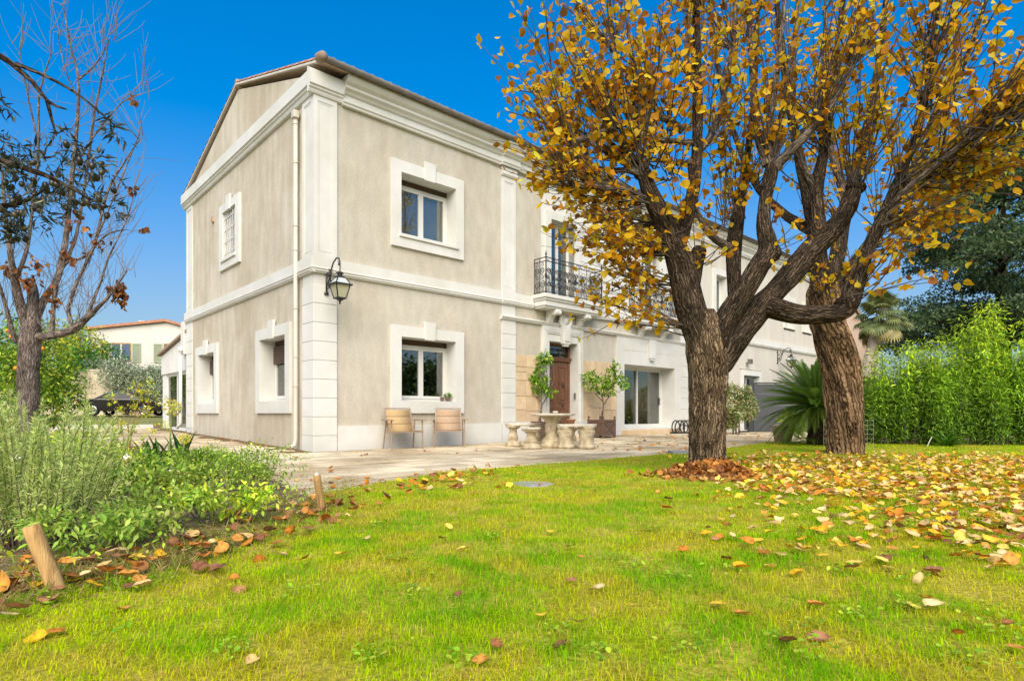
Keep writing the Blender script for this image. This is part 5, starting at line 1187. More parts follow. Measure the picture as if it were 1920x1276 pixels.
# ------------------------------------------------------------------ bare tree on the left
D3 = 9.0
t3 = empty('bare_tree', P(56, 855, D3) * np.array((1, 1, 0)), 0, 'nearly leafless grey barked tree behind the rosemary on the left', 'tree')
tk = MB()
p, r = PL([(56, 875, 0, 19), (56, 840, 0, 16.5), (54, 760, 0, 16.5), (53, 700, 0, 16.5), (56, 660, 0, 18), (58, 630, 0, 18), (60, 600, 0, 13)], D3)
bark_tube(tk, p, r, 70, 48, .05, 16, 61, vs=4)
rows3 = [
 [(58, 640, 0, 15), (62, 585, 0, 14), (62, 550, .1, 12), (60, 530, .1, 8)],
 [(54, 620, 0, 13), (38, 570, -.1, 11), (28, 525, -.2, 9), (20, 480, -.3, 7), (10, 400, -.3, 5), (4, 320, -.3, 3)],
 [(62, 610, 0, 12), (84, 560, .1, 8), (104, 530, .1, 7.5), (116, 490, .1, 7), (126, 425, .1, 6), (136, 320, .1, 5), (144, 240, .1, 4.2), (147, 150, .1, 3.2), (132, 85, .1, 2.2), (118, 8, .1, 1)],
 [(66, 632, 0, 11), (98, 628, -.1, 10), (136, 618, -.2, 9.5), (160, 598, -.2, 8), (185, 575, -.25, 5), (208, 550, -.3, 3.5), (240, 505, -.3, 1.5)],
 [(162, 598, -.2, 6), (174, 566, -.2, 4), (188, 530, -.2, 3), (205, 480, -.2, 2.4), (236, 415, -.2, 1.5), (252, 360, -.2, 1)],
 [(136, 612, -.2, 6), (128, 580, -.2, 4.5), (140, 540, -.2, 4), (158, 500, -.2, 4), (178, 455, -.2, 3.6), (202, 360, -.2, 3), (236, 300, -.2, 2.2), (262, 262, -.2, 1.2)],
 [(98, 628, 0, 6), (100, 580, 0, 5.5), (105, 540, 0, 5), (122, 495, .1, 4), (160, 480, .1, 3.4), (200, 440, .1, 2.4), (238, 430, .1, 1.2)],
 [(106, 520, .1, 5), (140, 450, .2, 4), (160, 340, .2, 3.4), (176, 220, .2, 3), (190, 150, .2, 2.2), (205, 72, .2, 1)],
 [(147, 150, .1, 2.4), (170, 130, .1, 2), (190, 105, .1, 1.5), (206, 70, .1, .8)], [(144, 180, .1, 2), (122, 130, .1, 1.6), (108, 60, .1, 1)],
 [(28, 525, -.2, 6), (50, 470, -.1, 4.5), (62, 380, 0, 3.6), (72, 270, 0, 3), (74, 180, 0, 2.4), (96, 100, 0, 1.2)],
 [(72, 270, 0, 2.2), (52, 180, 0, 1.8), (36, 90, 0, 1)], [(44, 622, 0, 8), (30, 640, -.1, 6), (15, 590, -.2, 5), (2, 545, -.3, 4), (-20, 480, -.4, 3)],
 [(178, 455, -.2, 2.4), (215, 365, -.2, 2), (262, 250, -.2, 1.2)], [(136, 320, .1, 2.6), (180, 250, .1, 2), (232, 190, .1, 1.4), (270, 175, .1, .8)]]
p0 = np.array(t3.location); tk.v = [tuple(np.array(q) - p0) for q in tk.v]; tk.build('trunk', 'bark_grey', t3, True)
limbs(t3, rows3, D3, 24, 16, .06, 8, 71, 'bark_grey')
rng3 = np.random.default_rng(13); sp3 = []
for row in rows3[1:]:
    for x, y, dd, r_ in row[1:]: sp3.append((x, y, D3 + dd, 4, (rng3.normal(.1, .4), rng3.normal(0, .3), .9), .4, .25, .9))
tb_ = MB(); sh3 = shoots(sp3, rng3)
for pts, L in sh3: tb_.tube(pts - p0, np.linspace(.0045, .0018, len(pts)), 4, False)
tag(tb_.build('twigs', 'twig_grey', t3, True), kind='stuff')
cl = []
for px, py, n_, rx in ((222, 545, 60, .16), (228, 565, 25, .12), (48, 525, 40, .2), (20, 505, 30, .15), (70, 495, 15, .15), (150, 420, 14, .2), (190, 460, 10, .2), (245, 355, 12, .06), (250, 190, 8, .06), (270, 430, 6, .05), (130, 480, 16, .2), (100, 560, 14, .2)):
    q = P(px, py, D3 - .2) - p0; cl.append(leafcloud([(q[0], q[1], q[2], rx, rx, rx)], n_, .075, [(.22, .085, .03), (.32, .14, .04), (.15, .06, .025)], (CURL_V, HEART_F), shell=.1, droop=-.8))
tag(obj('leaves', cloudmesh('leaves', cl, 'dryleaf'), t3), kind='stuff')

# ------------------------------------------------------------------ olive branches overhead at the left
ot = empty('olive_tree', (-3.35, 2.5, 0), 0, 'olive tree whose fruiting branches hang in at the top left', 'tree')
p0 = np.array(ot.location); b = MB()
bark_tube(b, [(0, 0, -.05), (.02, .02, .5), (-.05, 0, 1.0), (.05, -.02, 1.5), (.0, 0, 2.0)], [.14, .12, .11, .10, .07], 40, 30, .08, 9, 81)
oa = P(-60, 95, 2.4) - p0
for row in ([(0, 0, 1.7), (.5, -.1, 2.05), tuple(oa), tuple(P(40, 135, 2.35) - p0), tuple(P(90, 190, 2.3) - p0), tuple(P(125, 205, 2.3) - p0)],
            [tuple(P(30, 120, 2.35) - p0), tuple(P(90, 145, 2.3) - p0), tuple(P(150, 180, 2.25) - p0), tuple(P(215, 235, 2.2) - p0)],
            [tuple(P(88, 188, 2.3) - p0), tuple(P(96, 220, 2.3) - p0), tuple(P(106, 255, 2.3) - p0)],
            [(0, 0, 1.4), (.6, -.1, 1.72), tuple(P(-40, 300, 2.2) - p0), tuple(P(60, 320, 2.15) - p0), tuple(P(120, 345, 2.1) - p0), tuple(P(170, 375, 2.1) - p0)],
            [(0, 0, 1.5), (.6, .1, 1.6), tuple(P(-40, 390, 2.3) - p0), tuple(P(40, 380, 2.3) - p0), tuple(P(90, 350, 2.3) - p0)]):
    pts = smooth_path(row, 16); b.tube(pts, np.linspace(.022 if len(row) > 4 else .008, .0025, 16), 6)
b.build('trunk', 'bark_dark', ot, True)
lob = []
for px, py, rx, rz in ((20, 340, .14, .10), (70, 320, .14, .10), (110, 345, .12, .10), (30, 400, .10, .09), (0, 270, .08, .10), (110, 275, .07, .06), (160, 300, .06, .05), (175, 320, .05, .06), (200, 245, .04, .03), (10, 200, .06, .04), (215, 240, .03, .03), (140, 265, .05, .04), (185, 375, .05, .06), (10, 430, .07, .08), (80, 405, .05, .05)):
    q = P(px, py, 2.25) - p0; lob.append((q[0], q[1], q[2], rx, .16, rz))
OLV = [(.030, .036, .026), (.05, .056, .04), (.11, .115, .09), (.02, .025, .014)]
tag(obj('crown', cloudmesh('crown', [leafcloud(lob, 1250, .046, OLV, (LANCE_V, LANCE_F), shell=.1, droop=-.2, clump=12, aspect=1.05), leafcloud([(0, 0, 2.3, .6, .7, .5), (-.4, .3, 1.9, .5, .5, .4)], 2500, .062, OLV, (LANCE_V, LANCE_F), aspect=1.5)], 'green'), ot), kind='stuff')
fm = MB().ball((0, 0, 0), .011, 10, 1.35).mesh('olive', MT['olive_fruit'], True); rq = random.Random(5)
for i in range(60):
    l = lob[rq.choice([0, 0, 0, 1, 1, 1, 2, 2, 3, 3, 6, 7, 12, 13])]; o = bpy.data.objects.new('olive', fm); COL.objects.link(o); o.parent = ot
    o.location = (l[0] + rq.uniform(-.75, .75) * l[3], l[1] + rq.uniform(-.6, .6) * l[4], l[2] + rq.uniform(-.9, .5) * l[5]); o.rotation_euler = (rq.gauss(0, .5), rq.gauss(0, .5), 0)

# ------------------------------------------------------------------ trees and shrubs behind, left
def at(px, py, d, dz=0): q = P(px, py, d); return q
def shrub_lobes(rng, n, cx, w_, dp, h, z0=.15):
    out = []
    for i in range(n):
        x = rng.uniform(-w_ / 2, w_ / 2); z = z0 + (h - z0) * rng.uniform(.25, .85); out.append((x, rng.uniform(-dp / 2, dp / 2), z, w_ * .22, dp * .32, (h - z0) * .25))
    return out
rs = np.random.default_rng(3)
def shrub(name, px, d, w_, h, n, size, cols, label, cat, group=None, dp=None, z=None, lobes=10, **kw):
    q = P(px, 800, d); z = gxy(q) if z is None else z
    tr = [([(i * .1 - .1, 0, 0), (i * w_ * .1 - w_ * .1, 0, h * .35), (i * w_ * .2 - w_ * .2, 0, h * .75)], .025 * max(1, h / 2), .006) for i in range(3)]
    return plant_tree(name, (q[0], d, z), tr, shrub_lobes(rs, lobes, 0, w_, dp or w_ * .7, h, .1), n, size, cols, label, cat, group, **kw)
o_ = shrub('orange_tree', 42, 12.5, 1.75, 2.85, 6500, .09, [(.07, .15, .012), (.13, .22, .015), (.25, .30, .02), (.04, .09, .01)], 'orange tree with ripe fruit behind the bare tree on the left', 'tree', lobes=16)
om = MB().ball((0, 0, 0), .042, 12).mesh('orange', MT['orange'], True)
for px, py in ((14, 620), (21, 631), (79, 653), (72, 663), (30, 690)):
    q = P(px, py, 11.75); x = bpy.data.objects.new('orange', om); COL.objects.link(x); x.parent = o_; x.location = Vector(q) - o_.location
shrub('leafy_shrub', 148, 40.5, 3.6, 6.4, 6500, .20, [(.16, .22, .02), (.28, .30, .02), (.09, .15, .015), (.38, .34, .03)], 'yellowing leafy shrub left of the neighbouring house', 'shrub', 'shrubs along the garden wall', lobes=14)
shrub('leafy_shrub', 128, 39.4, 5.0, 4.9, 6500, .20, [(.03, .10, .02), (.05, .14, .02), (.08, .18, .02)], 'dark green shrub above the ochre garden wall', 'shrub', 'shrubs along the garden wall', lobes=12)
shrub('leafy_shrub', 255, 42, 5, 3.5, 4500, .16, [(.05, .11, .015), (.10, .17, .02), (.20, .20, .03), (.18, .07, .02)], 'green climber patch below the neighbour windows', 'shrub', 'shrubs along the garden wall', lobes=14)
shrub('olive_hedge', 236, 38.1, 5.4, 3.75, 14000, .18, [(.18, .21, .13), (.25, .28, .19), (.11, .14, .07), (.32, .34, .25)], 'round grey green olive hedge hanging over the garden wall above the car', 'hedge', lobes=18, dp=1.4, tmpl=(LANCE_V, LANCE_F), aspect=2)
shrub('leafy_shrub', 0, 28, 5, 3.9, 8000, .16, [(.06, .13, .015), (.11, .19, .02), (.2, .24, .03)], 'broad green shrub at the far left edge', 'shrub', 'shrubs along the garden wall', lobes=14)

hb = empty('garden_hedge', (20.5, 0, 0), R(90), 'tall green garden hedge along the right boundary, mirrored in the windows', 'hedge')
lob = [(x, rs.uniform(-.8, .8), rs.uniform(1, 4.2), 2.2, 1.3, 1.6) for x in np.arange(-18, 18, .9)]
hm = MB()
for x in np.arange(-18, 18, 2.2): hm.tube([(x, 0, 0), (x + .1, 0, 2), (x, .1, 4.2)], [.12, .09, .03], 7)
hm.build('trunks', 'bark_dark', hb, True)
tag(obj('foliage', cloudmesh('foliage', [leafcloud(lob, 16000, .42, [(.06, .11, .02), (.10, .15, .03), (.04, .07, .015)], shell=.2)]), hb), kind='stuff')
# ------------------------------------------------------------------ right side: cedar, palm, bamboo, cycad, shrubs
cd = empty('cedar_tree', (24.6, 30, 0), 0, 'tall dark green cedar at the right edge behind the bamboo', 'tree')
MB().tube([(0, 0, 0), (.1, 0, 4), (0, 0, 9), (.1, 0, 14)], [.4, .34, .22, .05], 10).build('trunk', 'bark_dark', cd, True)
lob = []; bb = MB()
for i in range(120):
    z = rs.uniform(4.4, 14.5); a = rs.uniform(0, 2 * math.pi); rmax = 5.0 * (1 - ((z - 6.8) / 9) ** 2) ** .5 if abs(z - 6.8) < 9 else 1; rr_ = rmax * rs.uniform(.12, .98)
    x, y = rr_ * math.cos(a), rr_ * math.sin(a); lob.append((x, y, z, 1.4, 1.4, .55)); bb.tube([(0, 0, z - .3), (x * .5, y * .5, z + .1), (x, y, z)], [.10, .06, .02], 5)
bb.build('boughs', 'bark_dark', cd, True)
tag(obj('crown', cloudmesh('crown', [leafcloud(lob, 85000, .20, [(.036, .068, .024), (.055, .09, .034), (.08, .115, .048), (.02, .036, .015)], (LANCE_V, LANCE_F), shell=.05, clump=14, aspect=2.2)], 'green'), cd), kind='stuff')

pm = empty('palm_tree', (13.35, 22.3, 0), 0, 'fan palm with pale knobbly trunk right of the twisted tree', 'tree')
b = MB(); bark_tube(b, [(-.1, 0, -.1), (-.06, 0, 1.2), (-.02, 0, 2.4), (.12, 0, 3.3), (.42, 0, 4.2)], [.24, .20, .21, .17, .2], 60, 24, .18, 6, 91, vs=3); b.build('trunk', 'palm_bark', pm, True)
fan = []; fb = MB()
fv = []; nb = 15
for i in range(nb):
    a = R(-105 + 210 * i / (nb - 1)); w_ = .045; L = .42 * (1 - .12 * abs(i - nb // 2) / (nb // 2)); d_ = np.array((math.sin(a), math.cos(a))); s_ = np.array((d_[1], -d_[0]))
    p1 = d_ * L * .55; p2 = d_ * L
    fv.append([(0, 0, 0), (*(p1 + s_ * w_), -.01), (*p2, -.22), (*(p1 - s_ * w_), -.01)])
fm_v = np.array(fv).reshape(-1, 3); fm_f = np.array([(i * 4, i * 4 + 1, i * 4 + 2, i * 4 + 3) for i in range(nb)])
fan_m = [npmesh('frond', fm_v.copy(), fm_f, 'green', np.tile(c, (len(fm_v), 1))) for c in ((.16, .20, .07), (.22, .25, .09), (.36, .31, .13))]
for i in range(58):
    el = rs.uniform(-1.0, 1.3); a = rs.uniform(0, 2 * math.pi); d_ = np.array((math.cos(a) * math.cos(el), math.sin(a) * math.cos(el), math.sin(el))); L = rs.uniform(.4, .85)
    c = np.array((.45, 0, 4.35)); tip = c + d_ * L + np.array((0, 0, -.12)); fb.tube([c, c + d_ * L * .5, tip], .014, 4)
    x = bpy.data.objects.new('frond', fan_m[2 if el < -.6 else rs.integers(0, 2)]); COL.objects.link(x); x.parent = pm
    rm = basis((d_ + np.array((0, 0, -.35)))[None], np.array([[0, 0, 1.0]]) + rs.normal(0, .2, (1, 3)))[0]
    x.matrix_world = Matrix.Translation(Vector(tip)) @ Matrix(rm.tolist()).to_4x4() @ Matrix.Scale(rs.uniform(.8, 1.15), 4)
fb.build('stalks', 'twig_grey', pm, True)

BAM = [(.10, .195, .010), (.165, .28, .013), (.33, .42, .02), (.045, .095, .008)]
def bamboo(px, d, w_, h, n, label):
    q = P(px, 800, d); root = empty('bamboo', (q[0], d, 0), 0, label, 'bamboo', 'bamboo clumps forming the hedge on the right')
    b = MB(); parts = []
    for i in range(26):
        x0, y0 = rs.uniform(-w_ / 2, w_ / 2), rs.uniform(-.45, .45); hh = h * rs.uniform(.55, 1.12); lx, ly = rs.normal(0, .16), rs.normal(-.05, .12)
        pts = [(x0 + lx * f * f, y0 + ly * f * f, hh * f) for f in np.linspace(0, 1, 6)]; b.tube(pts, np.linspace(.009, .003, 6), 4, False)
        m = int(n * 2.9 / 26); f = .06 + .98 * RNG.beta(1.5, 1.45, m); pos = np.stack([x0 + lx * f * f, y0 + ly * f * f, hh * f], 1)
        off = rdir(m) * np.array((.26, .26, .14)) * RNG.random((m, 1)); pos = pos + off
        cane = rs.uniform(.62, 1.25); dd = off * 2.2 + rdir(m) * .45 + np.array((0, 0, -.22)); nr = rdir(m) * .7 + np.array((0, -.2, .8))
        hi = (pos[:, 2] / h)[:, None]
        ci = RNG.random(m) * .5 + .62 * hi[:, 0] ** 1.3; col = np.array(BAM)[np.where(ci > .85, 2, np.where(ci > .55, 1, np.where(ci > .3, 0, 3)))] * (1 + RNG.normal(0, .16, (m, 1))) * cane  # yellow new growth at the tips; dark low leaves paint in inner shade
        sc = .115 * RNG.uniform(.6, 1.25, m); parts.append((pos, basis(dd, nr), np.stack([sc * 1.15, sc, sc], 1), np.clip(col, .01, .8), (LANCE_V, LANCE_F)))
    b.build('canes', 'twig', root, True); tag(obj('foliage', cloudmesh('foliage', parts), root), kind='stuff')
for px, d, w_, h, n, lb in ((1668, 14.6, 1.0, 2.05, 4200, 'low bamboo clump at the left end of the hedge, next to the twisted trunk'), (1715, 14.2, 1.1, 2.15, 5200, 'bamboo clump of middling height left of the strap leaved plant'),
                            (1768, 14.0, 1.0, 2.35, 5600, 'bamboo clump straight behind the strap leaved plant'), (1815, 14.2, 1.0, 2.95, 6200, 'tallest bamboo clump with bright yellow green tips'),
                            (1868, 13.9, 1.0, 2.25, 5600, 'bamboo clump just right of the tallest one'), (1925, 13.8, 1.1, 2.65, 5600, 'bamboo clump at the right edge of the picture'), (1985, 13.6, 1.2, 2.5, 3000, 'bamboo clump running out of the right edge')):
    bamboo(px, d, w_, h, n, lb)
eb = MB(); a, b_ = G(1690, 834), G(1930, 836)
for i in range(4):
    u0, u1 = a + (b_ - a) * i / 4, a + (b_ - a) * ((i + 1) / 4 - .01); eb.bar((u0[0], u0[1], .05), (u1[0], u1[1], .05), .06, .16)
tag(eb.build('edging_board', 'planter', None, bevel=.006), 'dark timber edging in front of the bamboo hedge', 'edging')

def frond_mesh(L, nl, ll, droop, col, mid):
    v, f, c = [], [], []
    for i in range(nl):
        t = .12 + .88 * i / (nl - 1); y = L * t; z = L * (.10 * t - droop * t * t); l_ = ll * math.sin(math.pi * (.12 + .84 * t)) ** .6
        for sg in (-1, 1):
            o = len(v); x1 = sg * l_ * .82; y1 = y + l_ * .5; z1 = z + l_ * .22; w_ = .010
            v += [(0, y - w_, z), (x1 * .5, y + (y1 - y) * .5 - w_, z + l_ * .2), (x1, y1, z1), (x1 * .5, y + (y1 - y) * .5 + w_, z + l_ * .2), (0, y + w_, z)]
            f += [(o, o + 1, o + 3), (o, o + 3, o + 4), (o + 1, o + 2, o + 3)]; c += [col] * 5
    for i in range(8):
        o = len(v); t0, t1_ = i / 8, (i + 1) / 8
        for t in (t0, t1_):
            z = L * (.10 * t - droop * t * t); w_ = .012 * (1 - .8 * t); v += [(-w_, L * t, z), (w_, L * t, z)]; c += [mid] * 2
        f += [(o, o + 1, o + 3), (o, o + 3, o + 2)]
    return npmesh('frond', np.array(v), np.array(f), 'green', np.array(c))
cy = empty('cycad', (7.1, 13.9, 0), 0, 'large cycad palm with stiff arching fronds left of the twisted trunk', 'cycad')
b = MB(); bark_tube(b, [(0, 0, -.05), (0, 0, .3), (0, 0, .75), (0, 0, .95)], [.20, .19, .18, .10], 40, 30, .22, 10, 95, vs=6); b.build('trunk', 'bark_dark', cy, True)
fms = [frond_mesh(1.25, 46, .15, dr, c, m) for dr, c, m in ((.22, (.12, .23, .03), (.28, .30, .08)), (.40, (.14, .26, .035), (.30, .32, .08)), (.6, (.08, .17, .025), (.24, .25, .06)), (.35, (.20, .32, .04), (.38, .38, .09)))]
def frond_at(root, c, az, el, me, sc):
    d_ = np.array((math.cos(az) * math.cos(el), math.sin(az) * math.cos(el), math.sin(el))); up = np.array((0, 0, 1.0)) if el < 1.2 else np.array((0, 1.0, 0))
    x = bpy.data.objects.new('frond', me); COL.objects.link(x); x.parent = root; x.matrix_world = Matrix.Translation(Vector(c)) @ Matrix(basis(d_[None], (up - d_ * np.dot(up, d_))[None])[0].tolist()).to_4x4() @ Matrix.Scale(sc, 4)
for i in range(150):
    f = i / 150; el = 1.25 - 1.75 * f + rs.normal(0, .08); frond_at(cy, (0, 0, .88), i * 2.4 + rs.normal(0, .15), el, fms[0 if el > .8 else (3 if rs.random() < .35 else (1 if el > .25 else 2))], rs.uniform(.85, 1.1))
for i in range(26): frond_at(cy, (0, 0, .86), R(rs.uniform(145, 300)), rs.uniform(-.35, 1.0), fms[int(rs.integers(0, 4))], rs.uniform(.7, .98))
for i in range(12): frond_at(cy, (rs.uniform(-.3, .2), -.25, .1), R(rs.uniform(150, 390)), rs.uniform(-.05, .5), fms[2], .5)
nb_ = MB(); a, c_ = np.array((-.42, -.5)), np.array((.55, -.62))
for i in range(9): q = a + (c_ - a) * i / 8; nb_.tube([(q[0], q[1], 0), (q[0], q[1], .62)], .0022, 4)
for k in range(7): nb_.tube([(a[0], a[1], .04 + k * .095), (c_[0], c_[1], .04 + k * .095)], .0022, 4)
tag(nb_.build('wire_fence', 'mesh_wire', None, loc=(6.95, 13.0, 0)), 'thin wire mesh guard in front of the cycad', 'fence')
q = P(1468, 818, 15.5)
MB().lathe([(.20, 0), (.27, .42), (.29, .42), (.29, .47), (.25, .47), (.25, .42), (.001, .40)], 20).build('round_planter', 'gwall', None, True, loc=(q[0], q[1], 0)); tag(bpy.data.objects['round_planter'], 'pale straw coloured planter pot left of the cycad', 'pot')
yp = empty('yellow_plant', (q[0] + .22, q[1] - .1, .1), 0, 'yellow green arching plant under the cycad fronds', 'plant')
obj('foliage', cloudmesh('foliage', [leafcloud([(0, 0, .4, .25, .25, .35)], 160, .28, [(.35, .38, .03), (.25, .32, .03)], (LANCE_V, LANCE_F), shell=.2, droop=-.3)]), yp)
shrub('variegated_shrub', 1380, 20.6, 1.15, 1.75, 7000, .09, [(.09, .14, .03), (.16, .20, .07), (.34, .34, .18), (.05, .09, .02), (.30, .20, .10)], 'variegated evergreen shrub between the front trunk and the grey gate', 'shrub', lobes=14)
shrub('low_shrub', 1632, 14.6, .8, .8, 500, .09, [(.05, .10, .03), (.09, .14, .06), (.16, .20, .14)], 'low grey green shrub at the right foot of the twisted trunk', 'shrub', lobes=6)
for i in range(3):
    b = MB(); q = P(1622 + i * 9, 800, 15.2 + i * .3); b.tube([(0, 0, 0), (.03, 0, .8), (.0, 0, 1.7)], [.09, .08, .06], 10); b.v = [tuple(x) for x in b.v]
    tag(b.build('old_stump', 'bark2', None, True, loc=(q[0], q[1], 0)), ('weathered slim trunk right behind the twisted tree', 'second slim trunk between twisted tree and bamboo', 'third slim trunk nearest the bamboo')[i], 'trunk', 'slim trunks behind the twisted tree')
def strap(name, c, n, L, w_, cols, label, cat, el0=.5, el1=1.3, droop=.6, group=None):
    root = empty(name, c, 0, label, cat, group)
    for k in range(n):
        az = rs.uniform(0, 2 * math.pi); el = rs.uniform(el0, el1); l_ = L * rs.uniform(.7, 1.1); v = []; m = 7; hd = np.array((math.cos(az), math.sin(az)))
        for i in range(m):
            f = i / (m - 1); hz = l_ * (f * math.cos(el) + .25 * droop * f * f); z = l_ * (f * math.sin(el) - droop * .55 * f ** 2.2); ww = w_ * (math.sin(math.pi * min(.97, .22 + .76 * f)) ** .7) / 2
            for sg in (-1, 1): v.append((hd[0] * hz - hd[1] * sg * ww, hd[1] * hz + hd[0] * sg * ww, max(.01, z) + .25 * ww))
            v.append((hd[0] * hz, hd[1] * hz, max(.008, z)))
        f = []
        for i in range(m - 1): o = i * 3; f += [(o, o + 2, o + 5, o + 3), (o + 2, o + 1, o + 4, o + 5)]
        cc = mixcol(1, cols, None, .12)[0]
        obj('leaf', npmesh('leaf', np.array(v), np.array(f), 'green', np.tile(cc, (len(v), 1)), True), root, rot=None, loc=(rs.normal(0, .04), rs.normal(0, .04), 0))
    return root
q = G(1772, 838); strap('strap_leaved_plant', q, 46, .60, .06, [(.09, .22, .015), (.15, .30, .02), (.06, .15, .012)], 'dark green strap leaved clump in front of the bamboo hedge', 'plant')
q = G(1737, 840); b = MB().tube([(0, 0, 0), (.06, 0, .14), (.12, 0, .25)], .008, 6); tag(b.build('plant_marker', 'white', None, loc=q), 'thin pale marker stick beside the strap leaved plant', 'stake')

# ------------------------------------------------------------------ flower bed
def bz(x, y): return float(bed_z(np.array([x]), np.array([y]))[0])
def rosemary(px, py, n, h, spread, lean, label):
    q = G(px, py); root = empty('rosemary_bush', (q[0], q[1], 0), 0, label, 'shrub', 'rosemary bushes in the bed')
    b = MB(); P_, D_ = [], []
    for i in range(n):
        a = RNG.uniform(0, 2 * math.pi); rr_ = spread * RNG.random() ** .6; x, y = rr_ * math.cos(a) * .4, rr_ * math.sin(a) * .3; v = np.array((lean + math.cos(a) * rr_ * .75, math.sin(a) * rr_ * .5, 1.0)) + RNG.normal(0, .10, 3); v /= np.linalg.norm(v); L = h * RNG.uniform(.45, 1.08)
        p = np.array((x, y, .03)); pts = [p]
        for k in range(8): v = v + RNG.normal(0, .06, 3) + np.array((0, 0, .05)); v /= np.linalg.norm(v); p = p + v * L / 8; pts.append(p)
        pts = np.array(pts); b.tube(pts, np.linspace(.0045, .0015, 9), 4, False)
        m = int(L * 540); f = .12 + .88 * RNG.random(m) ** .8; xx = f * 8; j = np.minimum(xx.astype(int), 7); fr = (xx - j)[:, None]
        P_.append(pts[j] * (1 - fr) + pts[j + 1] * fr); D_.append((pts[j + 1] - pts[j]) / (L / 8))
    P_ = np.concatenate(P_); D_ = np.concatenate(D_); m = len(P_)
    d = D_ * .8 + rdir(m) * .8; sc = .034 * RNG.uniform(.6, 1.3, m); col = mixcol(m, [(.27, .33, .09), (.35, .40, .13), (.20, .28, .05), (.43, .46, .19)], None, .15)
    b.build('stems', 'twig', root, True)
    tag(obj('foliage', cloudmesh('foliage', [(P_, basis(d, rdir(m)), np.stack([sc * 1.1, sc, sc], 1), col, (NEEDLE_V, NEEDLE_F))]), root), kind='stuff')
rosemary(70, 1035, 62, .82, .5, .10, 'nearest grey green rosemary bush beside the leaning stake')
rosemary(-60, 1000, 55, .85, .5, .05, 'rosemary bush cut by the left edge of the picture')
rosemary(160, 960, 24, .78, .4, .02, 'rosemary bush with tall upright sprays in front of the bare trunk')
rosemary(20, 925, 26, .80, .5, .0, 'rosemary bush at the back of the bed under the bare tree')
def herb(name, px, py, rx, h, n, size, cols, label, cat='plant', group=None, tmpl=(OVAL_V, OVAL_F), aspect=1, k=7, upb=.8, **kw):
    q = G(px, py); root = empty(name, (q[0], q[1], .02), 0, label, cat, group)
    lob = [(rs.uniform(-rx, rx) * .7, rs.uniform(-rx, rx) * .5, h * rs.uniform(.3, .75), rx * .5, rx * .45, h * .3) for _ in range(k)]
    b = MB()
    for l in lob: b.tube([(l[0] * .3, l[1] * .3, 0), (l[0] * .7, l[1] * .7, l[2] * .5), (l[0], l[1], l[2] + h * .2)], [.005, .004, .002], 4, False)
    b.build('stems', 'twig', root, True)
    tag(obj('foliage', cloudmesh('foliage', [leafcloud(lob, n, size, cols, tmpl, shell=.2, upb=upb, aspect=aspect, **kw)]), root), kind='stuff')
    return root
BR = [(.22, .36, .02), (.34, .44, .025), (.14, .24, .015), (.44, .46, .04)]
herb('low_green_shrub', 452, 925, .52, .50, 2600, .034, [(.15, .26, .025), (.22, .32, .03), (.32, .38, .05), (.10, .18, .02)], 'airy fine leaved shrub spilling onto the paving', 'shrub', k=14, clump=12)
herb('low_green_shrub', 415, 900, .45, .42, 1700, .034, [(.15, .26, .025), (.23, .33, .03), (.10, .18, .02)], 'fine leaved shrub just behind the airy one at the paving edge', 'shrub', k=10, clump=12)
herb('mint_clump', 400, 990, .36, .30, 1100, .042, BR, 'bright green mint like clump in the middle of the bed', k=9)
herb('mint_clump', 330, 960, .34, .36, 1000, .045, [(.12, .2, .02), (.2, .27, .03), (.25, .3, .05)], 'pale green leafy clump left of the mint', k=8)
herb('rose_bush', 240, 950, .42, .46, 1100, .05, [(.15, .25, .02), (.25, .35, .03), (.08, .15, .02)], 'low rose bush with white blooms', 'shrub', k=9, clump=8)
herb('leafy_perennial', 280, 1010, .40, .32, 1100, .05, [(.16, .25, .03), (.24, .32, .04), (.32, .36, .09)], 'sage green perennial above the fallen brown leaves', k=9, tmpl=(LANCE_V, LANCE_F), aspect=2.2)
herb('leafy_perennial', 200, 1040, .36, .28, 900, .05, [(.14, .24, .03), (.26, .33, .06)], 'low perennial right of the nearest rosemary', k=8, tmpl=(LANCE_V, LANCE_F), aspect=2.2)
herb('leafy_perennial', 150, 900, .6, .45, 1800, .05, BR, 'bright green perennial behind the rosemary sprays', k=12)
herb('leafy_perennial', 60, 870, .9, .5, 2200, .055, BR + [(.25, .3, .1)], 'wide yellow green perennial at the foot of the bare tree', k=12)
herb('leafy_perennial', 350, 905, .42, .36, 1200, .045, [(.12, .2, .02), (.19, .27, .03), (.07, .13, .02)], 'yellow green perennial in front of the iris leaves', k=9)
herb('leafy_perennial', 20, 1010, .5, .30, 1200, .045, [(.07, .13, .03), (.12, .18, .05)], 'dark low perennial at the far left of the bed', k=8)
wf = G(236, 930); wr = empty('white_rose', (wf[0], wf[1], .36), 0, 'white rose bloom above the rose bush', 'flower', 'white blooms in the bed')
obj('petals', cloudmesh('petals', [leafcloud([(0, 0, 0, .028, .028, .02)], 26, .035, [(.78, .77, .72)], (OVAL_V, OVAL_F), shell=.2, upb=1, aspect=1.6)]), wr)
for px, py, z in ((318, 905, .26), (30, 905, .36), (12, 930, .33)):
    c = copy_tree(wr); q = G(px, py + 30); c.location = (q[0], q[1], z); c['label'] = {318: 'small white bloom behind the rose bush near the strap leaves', 30: 'white bloom at the left among the rosemary', 12: 'white bloom at the left picture edge'}[px]
for px, py, n_, L in ((285, 880, 15, .62), (345, 876, 14, .60), (318, 868, 8, .6)):
    strap('iris_clump', G(px, py), n_, L, .055, [(.05, .13, .02), (.08, .18, .025), (.04, .10, .02)], {285: 'broad strap leaved iris clump at the left of the row', 345: 'iris clump nearest the house corner', 318: 'smaller iris clump between the other two'}[px], 'plant', .9, 1.45, .35, 'strap leaved iris clumps')
